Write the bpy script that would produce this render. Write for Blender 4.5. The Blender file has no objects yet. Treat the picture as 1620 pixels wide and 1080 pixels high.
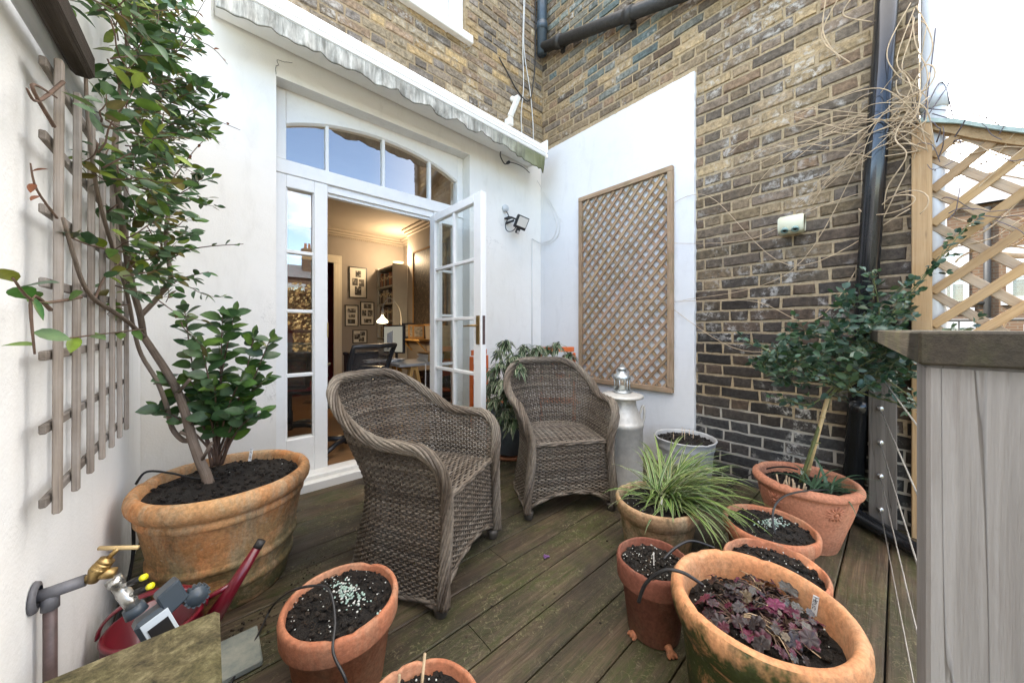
import bpy, math, random
from math import sin, cos, pi, radians, sqrt, atan2
from mathutils import Vector as V, Matrix, noise as MN
RND = random.Random(11)
U = RND.uniform
SC = bpy.context.scene
COL = SC.collection

# ------------------------------------------------------------------ camera frame (real metres)
CAM = V((-2.678, -2.534, 1.034))
YAW = radians(41.5)
FW = V((sin(YAW), cos(YAW), 0)); RT = V((cos(YAW), -sin(YAW), 0))
def ray(px, py): return FW + RT*((px-810)/540.0) - V((0, 0, (py-521)/540.0))
def P(px, py, d): return CAM + ray(px, py)*d
def PX(px, py, x): r = ray(px, py); return CAM + r*((x-CAM.x)/r.x)
def PY(px, py, y): r = ray(px, py); return CAM + r*((y-CAM.y)/r.y)
def PZ(px, py, z=0.0): r = ray(px, py); return CAM + r*((z-CAM.z)/r.z)
def PC(px, py, d, lim=-2.885):           # a point in front of the left garden wall
    r = ray(px, py)
    if r.x < 0: d = min(d, (lim-CAM.x)/r.x)
    return CAM + r*d

# ------------------------------------------------------------------ mesh builder
class MB:
    def __init__(s): s.v=[]; s.f=[]; s.m=[]; s.c=[]; s.t=[]; s.sm=[]; s.M=None
    def add(s, vs, fs, mat=0, col=(1,1,1), smooth=False, tc=None):
        n=len(s.v)
        if s.M is not None: vs=[s.M@V(p) for p in vs]
        s.v.extend([(p[0],p[1],p[2]) for p in vs])
        if isinstance(col, list): s.c.extend(col)
        else: s.c.extend([col]*len(vs))
        s.t.extend(tc if tc is not None else [(p[0],p[1],p[2]) for p in vs])
        for f in fs:
            s.f.append(tuple(i+n for i in f)); s.m.append(mat); s.sm.append(smooth)
    def box(s, x0,x1,y0,y1,z0,z1, mat=0, col=(1,1,1), b=0.0):
        if x0>x1:x0,x1=x1,x0
        if y0>y1:y0,y1=y1,y0
        if z0>z1:z0,z1=z1,z0
        c=V(((x0+x1)/2,(y0+y1)/2,(z0+z1)/2))
        s.obox(c,V((1,0,0)),V((0,1,0)),V((0,0,1)),(x1-x0)/2,(y1-y0)/2,(z1-z0)/2,mat,col,b)
    def obox(s, c, ax, ay, az, hx, hy, hz, mat=0, col=(1,1,1), b=0.0, tcoff=None):
        h=(hx,hy,hz); b=min(b,0.45*min(h))
        o=V((U(-9,9),U(-9,9),U(-9,9))) if tcoff is None else V(tcoff)
        big=max(range(3),key=lambda i:h[i])
        def W(p): return c+ax*p[0]+ay*p[1]+az*p[2]
        def T(p):
            q=[p[big]]+[p[i] for i in range(3) if i!=big]
            return (q[0]+o.x,q[1]+o.y,q[2]+o.z)
        if b<=0:
            L=[(i*hx,j*hy,k*hz) for i in(-1,1) for j in(-1,1) for k in(-1,1)]
            F=[(0,1,3,2),(4,6,7,5),(0,4,5,1),(2,3,7,6),(0,2,6,4),(1,5,7,3)]
            s.add([W(p) for p in L],F,mat,col,False,[T(p) for p in L]); return
        L=[];idx={}
        for i in(-1,1):
            for j in(-1,1):
                for k in(-1,1):
                    for a in range(3):
                        p=[i*(hx-b),j*(hy-b),k*(hz-b)]
                        p[a]=(i,j,k)[a]*h[a]
                        idx[(i,j,k,a)]=len(L);L.append(tuple(p))
        F=[]
        for a in range(3):
            u,v=(a+1)%3,(a+2)%3
            for sg in(-1,1):
                q=[]
                for su,sv in((-1,-1),(1,-1),(1,1),(-1,1)):
                    t=[0,0,0];t[a]=sg;t[u]=su;t[v]=sv;q.append(idx[(*t,a)])
                F.append(tuple(q if sg>0 else q[::-1]))
        for a in range(3):
            u,v=(a+1)%3,(a+2)%3
            for su in(-1,1):
                for sv in(-1,1):
                    q=[]
                    for sa,n in((-1,u),(1,u),(1,v),(-1,v)):
                        t=[0,0,0];t[a]=sa;t[u]=su;t[v]=sv;q.append(idx[(*t,n)])
                    F.append(tuple(q if su*sv>0 else q[::-1]))
        for i in(-1,1):
            for j in(-1,1):
                for k in(-1,1):
                    q=[idx[(i,j,k,0)],idx[(i,j,k,1)],idx[(i,j,k,2)]]
                    F.append(tuple(q if i*j*k>0 else q[::-1]))
        s.add([W(p) for p in L],F,mat,col,False,[T(p) for p in L])
    def stick(s,p0,p1,w,t,up=V((0,0,1)),mat=0,col=(1,1,1),b=0.0):
        p0=V(p0);p1=V(p1);a=(p1-p0);l=a.length;a/=l
        side=a.cross(up)
        if side.length<1e-4: side=a.cross(V((1,0,0)))
        side.normalize();n=side.cross(a).normalized()
        s.obox((p0+p1)/2,a,side,n,l/2,w/2,t/2,mat,col,b)
    def tube(s,pts,r,n=8,mat=0,col=(1,1,1),cap=True,smooth=True,flat=1.0,up=None):
        pts=[V(p) for p in pts];k=len(pts)
        rr=r if isinstance(r,(list,tuple)) else [r]*k
        vs=[];tc=[];prev=None;L=0;o=U(-9,9)
        for i in range(k):
            d=(pts[min(i+1,k-1)]-pts[max(i-1,0)])
            if d.length<1e-9:d=V((0,0,1))
            d.normalize()
            if i:L+=(pts[i]-pts[i-1]).length
            if prev is None:
                a=V(up) if up is not None else (V((0,0,1)) if abs(d.z)<.9 else V((1,0,0)))
            else:a=prev
            a=(a-d*a.dot(d))
            if a.length<1e-6:a=d.orthogonal()
            a.normalize();prev=a;bb=d.cross(a)
            for j in range(n):
                t=2*pi*j/n
                vs.append(pts[i]+a*(cos(t)*rr[i]*flat)+bb*(sin(t)*rr[i]));tc.append((L+o,cos(t)*rr[i],sin(t)*rr[i]))
        fs=[]
        for i in range(k-1):
            for j in range(n):
                q=(j+1)%n;fs.append((i*n+j,i*n+q,(i+1)*n+q,(i+1)*n+j))
        if cap and n>2:fs.append(tuple(range(n))[::-1]);fs.append(tuple((k-1)*n+j for j in range(n)))
        s.add(vs,fs,mat,col,smooth,tc)
    def lathe(s,prof,n=48,mat=0,col=(1,1,1),c=(0,0,0),smooth=True,wob=0.0,axis=None):
        c=V(c);vs=[];fs=[];k=len(prof)
        A=Matrix.Identity(3) if axis is None else V((0,0,1)).rotation_difference(V(axis)).to_matrix()
        ph=U(0,6)
        for (r,z) in prof:
            for j in range(n):
                t=2*pi*j/n;q=r*(1+wob*sin(2*t+ph)+wob*.6*sin(3*t+2*ph))
                vs.append(c+A@V((q*cos(t),q*sin(t),z)))
        for i in range(k-1):
            for j in range(n):
                q=(j+1)%n;fs.append((i*n+j,i*n+q,(i+1)*n+q,(i+1)*n+j))
        if prof[0][0]>1e-5:fs.append(tuple(range(n))[::-1])
        s.add(vs,fs,mat,col,smooth)
    def blob(s,c,r,mat=0,col=(1,1,1),sq=(1,1,1),jit=.25,smooth=False):
        A=[(0,0,1)]+[(cos(k*pi/2.5)*.894,sin(k*pi/2.5)*.894,.447) for k in range(5)]+[(cos((k+.5)*pi/2.5)*.894,sin((k+.5)*pi/2.5)*.894,-.447) for k in range(5)]+[(0,0,-1)]
        rot=Matrix.Rotation(U(0,6),3,V((U(-1,1),U(-1,1),U(-1,1)+.01)).normalized())
        vs=[]
        for a in A:
            q=rot@V(a)*(r*(1+U(-jit,jit)));vs.append(V(c)+V((q.x*sq[0],q.y*sq[1],q.z*sq[2])))
        F=[(0,1+k,1+(k+1)%5) for k in range(5)]+[(1+k,6+k,1+(k+1)%5) for k in range(5)]+[(1+(k+1)%5,6+k,6+(k+1)%5) for k in range(5)]+[(11,6+(k+1)%5,6+k) for k in range(5)]
        s.add(vs,F,mat,col,smooth)
    def grid(s,fn,nu,nv,mat=0,col=(1,1,1),smooth=True,colfn=None):
        vs=[fn(i/nu,j/nv) for j in range(nv+1) for i in range(nu+1)]
        fs=[(j*(nu+1)+i,j*(nu+1)+i+1,(j+1)*(nu+1)+i+1,(j+1)*(nu+1)+i) for j in range(nv) for i in range(nu)]
        c=[colfn(i/nu,j/nv) for j in range(nv+1) for i in range(nu+1)] if colfn else col
        s.add(vs,fs,mat,c,smooth)
    def build(s,name,mats,parent=None,auto=None):
        me=bpy.data.meshes.new(name)
        me.from_pydata(s.v,[],s.f)
        mats=mats if isinstance(mats,(list,tuple)) else [mats]
        for m in mats: me.materials.append(m)
        me.polygons.foreach_set('material_index',s.m)
        me.polygons.foreach_set('use_smooth',s.sm)
        a=me.attributes.new('col','FLOAT_COLOR','POINT')
        a.data.foreach_set('color',[x for c in s.c for x in (c[0],c[1],c[2],1.0)])
        a=me.attributes.new('tc','FLOAT_VECTOR','POINT')
        a.data.foreach_set('vector',[x for c in s.t for x in c])
        me.update()
        o=bpy.data.objects.new(name,me);COL.objects.link(o)
        if parent is not None:
            o.parent=parent
            o.matrix_parent_inverse=parent.matrix_basis.inverted() if parent.parent is None else Matrix.Identity(4)
        return o
def tag(o,label=None,cat=None,group=None,kind=None):
    if label:o['label']=label
    if cat:o['category']=cat
    if group:o['group']=group
    if kind:o['kind']=kind
    return o
def thing(name,label,cat,loc=(0,0,0),rz=0.0,group=None):
    o=bpy.data.objects.new(name,None);COL.objects.link(o)
    o.matrix_basis=Matrix.Translation(V(loc))@Matrix.Rotation(rz,4,'Z')
    o.empty_display_size=.05
    return tag(o,label,cat,group)
def sub(mb,name,mats,part):               # a sub-part: same frame as its part
    o=mb.build(name,mats);o.parent=part;o.matrix_parent_inverse=Matrix.Identity(4);return o
def smooth_path(pts,n=6):
    pts=[V(p) for p in pts];out=[]
    for i in range(len(pts)-1):
        a=pts[max(i-1,0)];b=pts[i];c=pts[i+1];d=pts[min(i+2,len(pts)-1)]
        for k in range(n):
            t=k/n
            out.append(.5*((2*b)+(c-a)*t+(2*a-5*b+4*c-d)*t*t+(3*b-a-3*c+d)*t**3))
    out.append(pts[-1]);return out

# ------------------------------------------------------------------ node materials
class NT:
    def __init__(s,name):
        s.m=bpy.data.materials.new(name);s.m.use_nodes=True;s.t=s.m.node_tree;s.t.nodes.clear()
    def n(s,typ,**k):
        o=s.t.nodes.new(typ)
        for a,b in k.items():setattr(o,a,b)
        return o
    def L(s,a,b):s.t.links.new(a,b)
    def put(s,sock,v):
        if isinstance(v,bpy.types.NodeSocket):s.L(v,sock)
        elif v is not None:
            if isinstance(v,(tuple,list)) and len(v)==3 and sock.type=='RGBA':v=(*v,1)
            sock.default_value=v
    def obj(s):return s.n('ShaderNodeTexCoord').outputs['Object']
    def pos(s):return s.n('ShaderNodeNewGeometry').outputs['Position']
    def attr(s,nm,o='Color'):a=s.n('ShaderNodeAttribute',attribute_name=nm);return a.outputs[o]
    def tc(s):return s.attr('tc','Vector')
    def map(s,vec,scale=(1,1,1),rot=(0,0,0),loc=(0,0,0)):
        o=s.n('ShaderNodeMapping');s.put(o.inputs['Vector'],vec)
        o.inputs['Scale'].default_value=scale;o.inputs['Rotation'].default_value=rot;o.inputs['Location'].default_value=loc
        return o.outputs[0]
    def noise(s,vec,scale=5,detail=5,rough=.6,dist=0.0,out=0):
        o=s.n('ShaderNodeTexNoise');s.put(o.inputs['Vector'],vec);o.inputs['Scale'].default_value=scale
        o.inputs['Detail'].default_value=detail;o.inputs['Roughness'].default_value=rough;o.inputs['Distortion'].default_value=dist
        return o.outputs[out]
    def voro(s,vec,scale=5,feat='F1',out='Distance',rnd=1.0):
        o=s.n('ShaderNodeTexVoronoi',feature=feat);s.put(o.inputs['Vector'],vec);o.inputs['Scale'].default_value=scale
        o.inputs['Randomness'].default_value=rnd
        return o.outputs[out]
    def ramp(s,fac,stops,interp='LINEAR'):
        o=s.n('ShaderNodeValToRGB');o.color_ramp.interpolation=interp;e=o.color_ramp.elements
        while len(e)<len(stops):e.new(.5)
        for q,(p,c) in zip(e,stops):
            q.position=p;q.color=(c,c,c,1) if not isinstance(c,(tuple,list)) else (*c[:3],1)
        s.put(o.inputs[0],fac);return o.outputs[0]
    def mix(s,fac,a,b,mode='MIX'):
        o=s.n('ShaderNodeMix',data_type='RGBA',blend_type=mode)
        s.put(o.inputs[0],fac);s.put(o.inputs[6],a);s.put(o.inputs[7],b);return o.outputs[2]
    def math(s,op,a,b=None,c=None,clamp=False):
        o=s.n('ShaderNodeMath',operation=op,use_clamp=clamp);s.put(o.inputs[0],a)
        if b is not None:s.put(o.inputs[1],b)
        if c is not None:s.put(o.inputs[2],c)
        return o.outputs[0]
    def sep(s,vec):o=s.n('ShaderNodeSeparateXYZ');s.put(o.inputs[0],vec);return o.outputs
    def bump(s,h,st=.3,d=.01,nrm=None):
        o=s.n('ShaderNodeBump');s.put(o.inputs['Height'],h);o.inputs['Strength'].default_value=st;o.inputs['Distance'].default_value=d
        if nrm is not None:s.L(nrm,o.inputs['Normal'])
        return o.outputs[0]
    def out(s,base,rough=.6,nrm=None,metal=0.0,spec=.5,emit=None,es=0.0,trans=None,coat=0.0,alpha=None):
        b=s.n('ShaderNodeBsdfPrincipled');s.put(b.inputs['Base Color'],base);s.put(b.inputs['Roughness'],rough)
        s.put(b.inputs['Metallic'],metal);b.inputs['Specular IOR Level'].default_value=spec
        if nrm is not None:s.L(nrm,b.inputs['Normal'])
        if emit is not None:s.put(b.inputs['Emission Color'],emit);b.inputs['Emission Strength'].default_value=es
        if coat:b.inputs['Coat Weight'].default_value=coat
        o=s.n('ShaderNodeOutputMaterial');sh=b.outputs[0]
        if trans is not None:
            tr=s.n('ShaderNodeBsdfTranslucent');s.put(tr.inputs[0],trans[1])
            mx=s.n('ShaderNodeMixShader');mx.inputs[0].default_value=trans[0];s.L(sh,mx.inputs[1]);s.L(tr.outputs[0],mx.inputs[2]);sh=mx.outputs[0]
        s.L(sh,o.inputs[0]);return s.m
def simple(name,col,rough=.5,metal=0.0,nz=0.0,sc=30,bump=0.0,spec=.5,emit=None,es=0,coat=0.0):
    n=NT(name);o=n.obj();base=col;nr=None
    f=n.noise(o,sc,5,.65)
    if nz:
        base=n.mix(n.ramp(f,[(.3,0),(.7,1)]),tuple(c*(1-nz) for c in col),tuple(min(1,c*(1+nz)) for c in col))
    if bump:nr=n.bump(f,bump,.004)
    return n.out(base,rough,nr,metal,spec,emit,es,None,coat)
def mat_col(name,rough=.5,trans=0.0,spec=.5,nz=.25,sc=40,bump=0.0,tint=(1,1,1)):
    n=NT(name);o=n.obj();c=n.attr('col')
    f=n.noise(o,sc,4,.6)
    b=n.mix(1.0,c,n.ramp(f,[(.3,1-nz),(.7,1+nz*.6)]),'MULTIPLY')
    nr=n.bump(f,bump,.003) if bump else None
    return n.out(b,rough,nr,0,spec,trans=(trans,b) if trans else None)
SUN_AZ_DEG=-42;SUN_EL_DEG=38;SUN_STR=2.2;SUN_ANG=.6;SKY_STR=.15;EXPO=2.45;CLOUD_OFF=(.45,.2,.1);CLOUD_COL=(8.6,7.9,7.1)
# ------------------------------------------------------------------ materials
def m_brick():
    n=NT('stock_brick');o=n.obj();c=n.attr('col')
    f1=n.noise(o,38,6,.7);f2=n.noise(o,7,4,.6);f3=n.noise(o,150,3,.6)
    b=n.mix(1.0,c,n.ramp(f1,[(.25,.38),(.5,1.0),(.76,1.75)]),'MULTIPLY')
    b=n.mix(n.ramp(f2,[(.57,0),(.74,.5)]),b,(.07,.06,.05))
    pits=n.ramp(n.voro(o,110),[(.0,1),(.2,0)])
    b=n.mix(n.math('MULTIPLY',pits,.45),b,(.03,.025,.02))
    ef=n.math('MULTIPLY',n.ramp(n.noise(o,3.1,6,.65,.6),[(.50,0),(.62,1)]),n.ramp(n.noise(o,26,5,.75),[(.48,0),(.58,.7)]))
    b=n.mix(ef,b,(.5,.47,.42))
    h=n.math('ADD',f1,n.math('MULTIPLY',f3,.5));h=n.math('SUBTRACT',h,n.math('MULTIPLY',pits,.6))
    return n.out(b,.88,n.bump(h,.7,.006),0,.25)
def m_mortar():
    n=NT('lime_mortar');o=n.obj();z=n.sep(o)[2]
    f=n.noise(o,60,5,.7);f2=n.noise(o,2.2,4,.6)
    b=n.mix(n.ramp(f,[(.3,0),(.75,1)]),(.24,.175,.10),(.47,.37,.235))
    b=n.mix(n.ramp(f2,[(.5,0),(.7,.6)]),b,(.22,.19,.15))
    low=n.ramp(n.math('ADD',z,n.math('MULTIPLY',n.noise(o,3,3,.6),.3)),[(.55,1),(.68,0)])
    b=n.mix(n.math('MULTIPLY',low,.8),b,(.40,.38,.34))
    return n.out(b,.95,n.bump(f,.6,.006),0,.2)
def m_render(name,base,dirt):
    n=NT(name);o=n.obj();x=n.sep(o)
    f=n.noise(o,1.3,5,.6);g=n.noise(n.map(o,(5,5,1.6)),2.2,6,.7,.5);h=n.noise(o,120,4,.6);h2=n.noise(o,9,4,.5)
    b=n.mix(n.math('MULTIPLY',n.ramp(f,[(.42,0),(.75,1)]),.45),base,dirt)
    b=n.mix(n.math('MULTIPLY',n.ramp(g,[(.52,0),(.78,1)]),.24),b,tuple(c*.72 for c in dirt))
    sp=n.math('MULTIPLY',n.ramp(n.voro(o,9),[(.0,1),(.035,0)]),n.ramp(n.noise(o,5,2,.5),[(.6,0),(.68,.8)]))
    b=n.mix(sp,b,(.12,.1,.08))
    z=x[2];sm=n.math('MULTIPLY',n.ramp(n.math('ADD',z,n.math('MULTIPLY',n.noise(o,5,6,.7),.35)),[(.22,1),(.42,0)]),n.ramp(n.noise(o,11,6,.75),[(.35,.15),(.65,.75)]))
    b=n.mix(sm,b,(.36,.35,.28))
    ck=n.math('MULTIPLY',n.ramp(n.math('ABSOLUTE',n.math('SUBTRACT',n.noise(o,1.7,6,.62,.4),.5)),[(.0,1),(.0032,0)]),n.ramp(n.noise(o,1.1,2,.5),[(.55,0),(.62,.35)]))
    b=n.mix(ck,b,(.33,.31,.28))
    return n.out(b,.82,n.bump(n.math('ADD',n.math('MULTIPLY',h,.35),h2),.4,.008),0,.3)
def m_paint(name,col,grime=.25,rough=.42):
    n=NT(name);o=n.obj()
    f=n.noise(o,14,5,.65);g=n.noise(o,70,4,.7)
    b=n.mix(n.math('MULTIPLY',n.ramp(f,[(.5,0),(.75,1)]),grime),col,tuple(c*.78 for c in col))
    b=n.mix(n.math('MULTIPLY',n.ramp(g,[(.66,0),(.72,1)]),grime*.8),b,tuple(c*.5 for c in col))
    return n.out(b,rough,n.bump(f,.12,.003),0,.45)
def m_wood(name,light,dark,weather=None,wamt=.4,algae=0.0,rough=.8,gs=1.0,bump=.4):
    n=NT(name);t=n.tc();o=n.obj()
    g=n.noise(n.map(t,(1.5*gs,40*gs,40*gs)),2.0,6,.65,.4);g2=n.noise(n.map(t,(5*gs,260*gs,260*gs)),1.2,4,.6)
    b=n.mix(n.ramp(g,[(.3,0),(.72,1)]),dark,light)
    b=n.mix(n.math('MULTIPLY',n.ramp(g2,[(.5,0),(.72,1)]),.45),b,tuple(c*.5 for c in dark))
    b=n.mix(1.0,b,n.attr('col'),'MULTIPLY')
    if weather:b=n.mix(n.math('MULTIPLY',n.ramp(n.noise(o,6,5,.65),[(.4,0),(.7,1)]),wamt),b,weather)
    if algae:b=n.mix(n.math('MULTIPLY',n.ramp(n.noise(o,9,5,.7),[(.5,0),(.68,1)]),algae),b,(.10,.115,.03))
    knot=n.ramp(n.voro(n.map(t,(3.2,16,16)),1.0),[(.0,1),(.09,0)])
    b=n.mix(n.math('MULTIPLY',knot,.6),b,tuple(c*.35 for c in dark))
    return n.out(b,rough,n.bump(n.math('ADD',g,g2),bump,.004),0,.3)
def m_deck():
    n=NT('deck_boards');t=n.tc();o=n.obj();xyz=n.sep(o)
    g=n.noise(n.map(t,(1.2,30,30)),2.2,7,.68,.8);g2=n.noise(n.map(t,(4,170,170)),1.5,5,.65,.3)
    b=n.ramp(g,[(.25,(.022,.015,.010)),(.5,(.082,.055,.034)),(.75,(.165,.117,.073))])
    b=n.mix(n.math('MULTIPLY',n.ramp(g2,[(.5,0),(.7,1)]),.6),b,(.028,.02,.014))
    b=n.mix(1.0,b,n.attr('col'),'MULTIPLY')
    # green algae film, its own patches along the boards
    a1=n.noise(n.map(o,(1.3,2.6,1)),2.1,5,.6,.4);a2=n.noise(n.map(o,(5,11,5)),4,5,.7)
    am=n.math('MULTIPLY',n.ramp(a1,[(.38,0),(.56,1)]),n.ramp(a2,[(.36,.15),(.6,1)]))
    b=n.mix(n.math('MULTIPLY',am,.9),b,(.048,.056,.014))
    big=n.noise(n.map(o,(.8,2.2,1)),1.7,4,.6,.6);b=n.mix(n.math('MULTIPLY',n.ramp(big,[(.44,0),(.62,1)]),.72),b,(.020,.016,.011))
    # pale lichen specks and squiggly crusts
    l=n.noise(o,48,5,.75,1.4);lm=n.math('MULTIPLY',n.ramp(l,[(.56,0),(.63,1)]),n.ramp(n.noise(o,4.5,4,.6,.5),[(.47,0),(.62,1)]))
    b=n.mix(n.math('MULTIPLY',lm,.7),b,(.25,.225,.125))
    sq=n.ramp(n.math('ABSOLUTE',n.math('SUBTRACT',n.noise(o,22,3,.5,1.2),.5)),[(.0,1),(.012,0)])
    b=n.mix(n.math('MULTIPLY',n.math('MULTIPLY',sq,n.ramp(a1,[(.42,0),(.56,1)])),.42),b,(.28,.25,.15))
    sp=n.math('MULTIPLY',n.ramp(n.voro(o,60),[(.0,1),(.07,0)]),n.ramp(n.noise(o,7,2,.5),[(.56,0),(.66,1)]))
    b=n.mix(sp,b,(.02,.015,.012))
    ro=n.ramp(n.noise(o,8,4,.6),[(.3,.48),(.7,.8)])
    return n.out(b,ro,n.bump(n.math('ADD',g,n.math('MULTIPLY',g2,.7)),.55,.005),0,.4)
def m_terra(name,a,bcol,green=.5,white=.25,gz=(.0,.35),moss=(.075,.085,.02),gn=(.38,.0,.56)):
    """terracotta: green algae grows on the damp lower body, lime bloom in patches"""
    n=NT(name);o=n.obj();z=n.sep(o)[2]
    f=n.noise(o,4.5,6,.66,.5);v=n.noise(n.map(o,(1,1,.4)),6,7,.74,.4);fine=n.noise(o,90,4,.65)
    b=n.mix(n.ramp(f,[(.3,0),(.7,1)]),a,bcol)
    b=n.mix(n.math('MULTIPLY',n.ramp(v,[(.48,0),(.62,1)]),white),b,(.50,.43,.29))
    zz=n.math('ADD',z,n.math('MULTIPLY',n.math('SUBTRACT',n.noise(o,6,5,.7),.5),.45))
    gm=n.math('MULTIPLY',n.ramp(zz,[(gz[0],1),(max(gz[1],gz[0]+.01),.12 if green>.5 else 0)]),n.ramp(n.noise(o,9,7,.76,.6),[(gn[0],gn[1]),(gn[2],1)]))
    b=n.mix(n.math('MULTIPLY',gm,green),b,moss)
    dk=n.ramp(n.noise(n.map(o,(1,1,.5)),8,7,.78,.5),[(.53,0),(.70,.75)])
    b=n.mix(n.math('MULTIPLY',dk,green),b,(.05,.05,.03))
    b=n.mix(1.0,b,n.ramp(fine,[(.3,.68),(.7,1.2)]),'MULTIPLY')
    sc=n.ramp(n.noise(n.map(o,(1,1,3)),34,4,.8),[(.60,0),(.68,.35)]);b=n.mix(n.math('MULTIPLY',sc,min(1,white*2)),b,(.52,.46,.36))
    return n.out(b,.8,n.bump(n.math('ADD',fine,f),.25,.004),0,.3)
def m_soil():
    n=NT('compost');o=n.obj();c=n.attr('col')
    f=n.noise(o,90,5,.7);f2=n.noise(o,26,4,.6)
    b=n.mix(n.ramp(f,[(.35,0),(.75,1)]),(.004,.0035,.003),(.026,.020,.015))
    b=n.mix(1.0,b,c,'MULTIPLY')
    return n.out(b,.75,n.bump(n.math('ADD',f,f2),1.0,.012),0,.4)
def m_wicker():
    n=NT('rattan');o=n.obj();c=n.attr('col')
    f=n.noise(o,55,4,.7);g=n.noise(o,5,4,.6)
    b=n.mix(1.0,c,n.ramp(f,[(.25,.55),(.7,1.35)]),'MULTIPLY')
    b=n.mix(n.math('MULTIPLY',n.ramp(g,[(.5,0),(.72,1)]),.35),b,(.20,.19,.165))
    return n.out(b,.62,n.bump(f,.3,.002),0,.4)
def m_glass(name,refl=1.9,tint=(.93,.95,.94)):
    n=NT(name);fr=n.n('ShaderNodeLayerWeight');fr.inputs['Blend'].default_value=.5
    o=n.obj();nr=n.bump(n.noise(o,1.6,2,.4),.02,.01)
    k=n.math('MULTIPLY_ADD',n.math('POWER',fr.outputs['Facing'],5.0),1-refl,refl)
    tr=n.n('ShaderNodeBsdfTransparent');tr.inputs[0].default_value=(*tint,1)
    gl=n.n('ShaderNodeBsdfGlossy');gl.inputs['Roughness'].default_value=.006;gl.inputs[0].default_value=(1,1,1,1);n.L(nr,gl.inputs['Normal'])
    mx=n.n('ShaderNodeMixShader');n.L(k,mx.inputs[0]);n.L(tr.outputs[0],mx.inputs[1]);n.L(gl.outputs[0],mx.inputs[2])
    out=n.n('ShaderNodeOutputMaterial');n.L(mx.outputs[0],out.inputs[0]);return n.m
def m_metal(name,a,b_,rough=.4,sc=9,metal=.8,bump=.12):
    n=NT(name);o=n.obj();f=n.noise(o,sc,6,.7);g=n.noise(n.map(o,(1,1,.25)),22,5,.7)
    b=n.mix(n.ramp(f,[(.32,0),(.68,1)]),a,b_)
    b=n.mix(n.math('MULTIPLY',n.ramp(g,[(.55,0),(.75,1)]),.4),b,tuple(c*1.3 for c in b_))
    r=n.ramp(f,[(.3,rough-.1),(.7,rough+.18)])
    return n.out(b,r,n.bump(n.noise(o,70,4,.6),bump,.002),metal,.5)
def m_valance():
    n=NT('stained_canvas');o=n.obj();c=n.attr('col')
    f=n.noise(n.map(o,(13,13,1.5)),2.5,6,.7,.3);g=n.noise(o,9,5,.7);xx=n.sep(o)[0]
    b=n.mix(n.ramp(f,[(.36,0),(.66,1)]),(.30,.29,.255),(.80,.785,.72))
    b=n.mix(n.math('MULTIPLY',n.ramp(g,[(.52,0),(.7,1)]),.45),b,(.16,.155,.13))
    gr=n.ramp(n.math('ADD',xx,n.math('MULTIPLY',g,.8)),[(.0,0),(.35,1)])
    gr=n.math('MULTIPLY',n.ramp(n.math('ADD',n.math('MULTIPLY',xx,.8),n.math('ADD',n.math('MULTIPLY',f,.8),.35)),[(.0,0),(.45,1)]),.75)
    b=n.mix(gr,b,(.17,.19,.05))
    b=n.mix(1.0,b,c,'MULTIPLY')
    return n.out(b,.85,n.bump(n.noise(o,420,2,.5),.25,.002),0,.2,trans=(.3,b))
def m_house():
    n=NT('far_brick');o=n.obj()
    bt=n.n('ShaderNodeTexBrick');xyz=n.sep(o);cb=n.n('ShaderNodeCombineXYZ');n.L(n.math('ADD',xyz[0],xyz[1]),cb.inputs[0]);n.L(xyz[2],cb.inputs[1]);n.L(cb.outputs[0],bt.inputs['Vector'])
    bt.inputs['Color1'].default_value=(.085,.045,.026,1);bt.inputs['Color2'].default_value=(.115,.068,.04,1);bt.inputs['Mortar'].default_value=(.12,.098,.072,1)
    bt.inputs['Scale'].default_value=1.0;bt.inputs['Mortar Size'].default_value=.011;bt.inputs['Brick Width'].default_value=.225;bt.inputs['Row Height'].default_value=.075
    b=n.mix(n.ramp(n.noise(o,1.2,5,.6),[(.35,0),(.7,.5)]),bt.outputs[0],(.09,.062,.04))
    return n.out(b,.9,None,0,.2)
def m_mossy():
    n=NT('mossy_stone');o=n.obj();f=n.noise(n.map(o,(1,1,1),(0,0,.5)),26,7,.72,.5);g=n.noise(o,5,4,.6);h=n.noise(o,140,4,.7)
    b=n.ramp(f,[(.3,(.035,.03,.018)),(.5,(.115,.095,.05)),(.68,(.24,.205,.115))]);b=n.mix(n.math('MULTIPLY',n.ramp(g,[(.42,0),(.66,1)]),.5),b,(.085,.085,.03))
    b=n.mix(1.0,b,n.ramp(h,[(.3,.6),(.7,1.3)]),'MULTIPLY')
    return n.out(b,.9,n.bump(n.math('ADD',f,n.math('MULTIPLY',h,.6)),.7,.006),0,.25)
def m_post():
    n=NT('silvered_post');t=n.tc();o=n.obj()
    g=n.noise(n.map(t,(.7,13,13)),2,6,.62,.8);g2=n.noise(n.map(t,(3,120,120)),1.4,5,.65,.3);bl=n.noise(n.map(t,(3,9,9)),2.2,5,.7,.6)
    b=n.ramp(g,[(.25,(.13,.12,.112)),(.45,(.195,.185,.175)),(.6,(.25,.24,.23)),(.78,(.215,.20,.19))])
    b=n.mix(n.math('MULTIPLY',n.ramp(bl,[(.52,0),(.7,1)]),.55),b,(.19,.175,.165))
    b=n.mix(n.math('MULTIPLY',n.ramp(g2,[(.56,0),(.7,1)]),.4),b,(.14,.12,.11));b=n.mix(1.0,b,n.attr('col'),'MULTIPLY')
    sp=n.ramp(n.math('ABSOLUTE',n.math('SUBTRACT',n.noise(n.map(t,(.5,16,16)),1.3,2,.4),.5)),[(.0,1),(.006,0)]);b=n.mix(n.math('MULTIPLY',sp,.45),b,(.06,.052,.045))
    return n.out(b,.85,n.bump(n.math('SUBTRACT',n.math('ADD',g,g2),n.math('MULTIPLY',sp,2)),.6,.004),0,.3)
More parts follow.
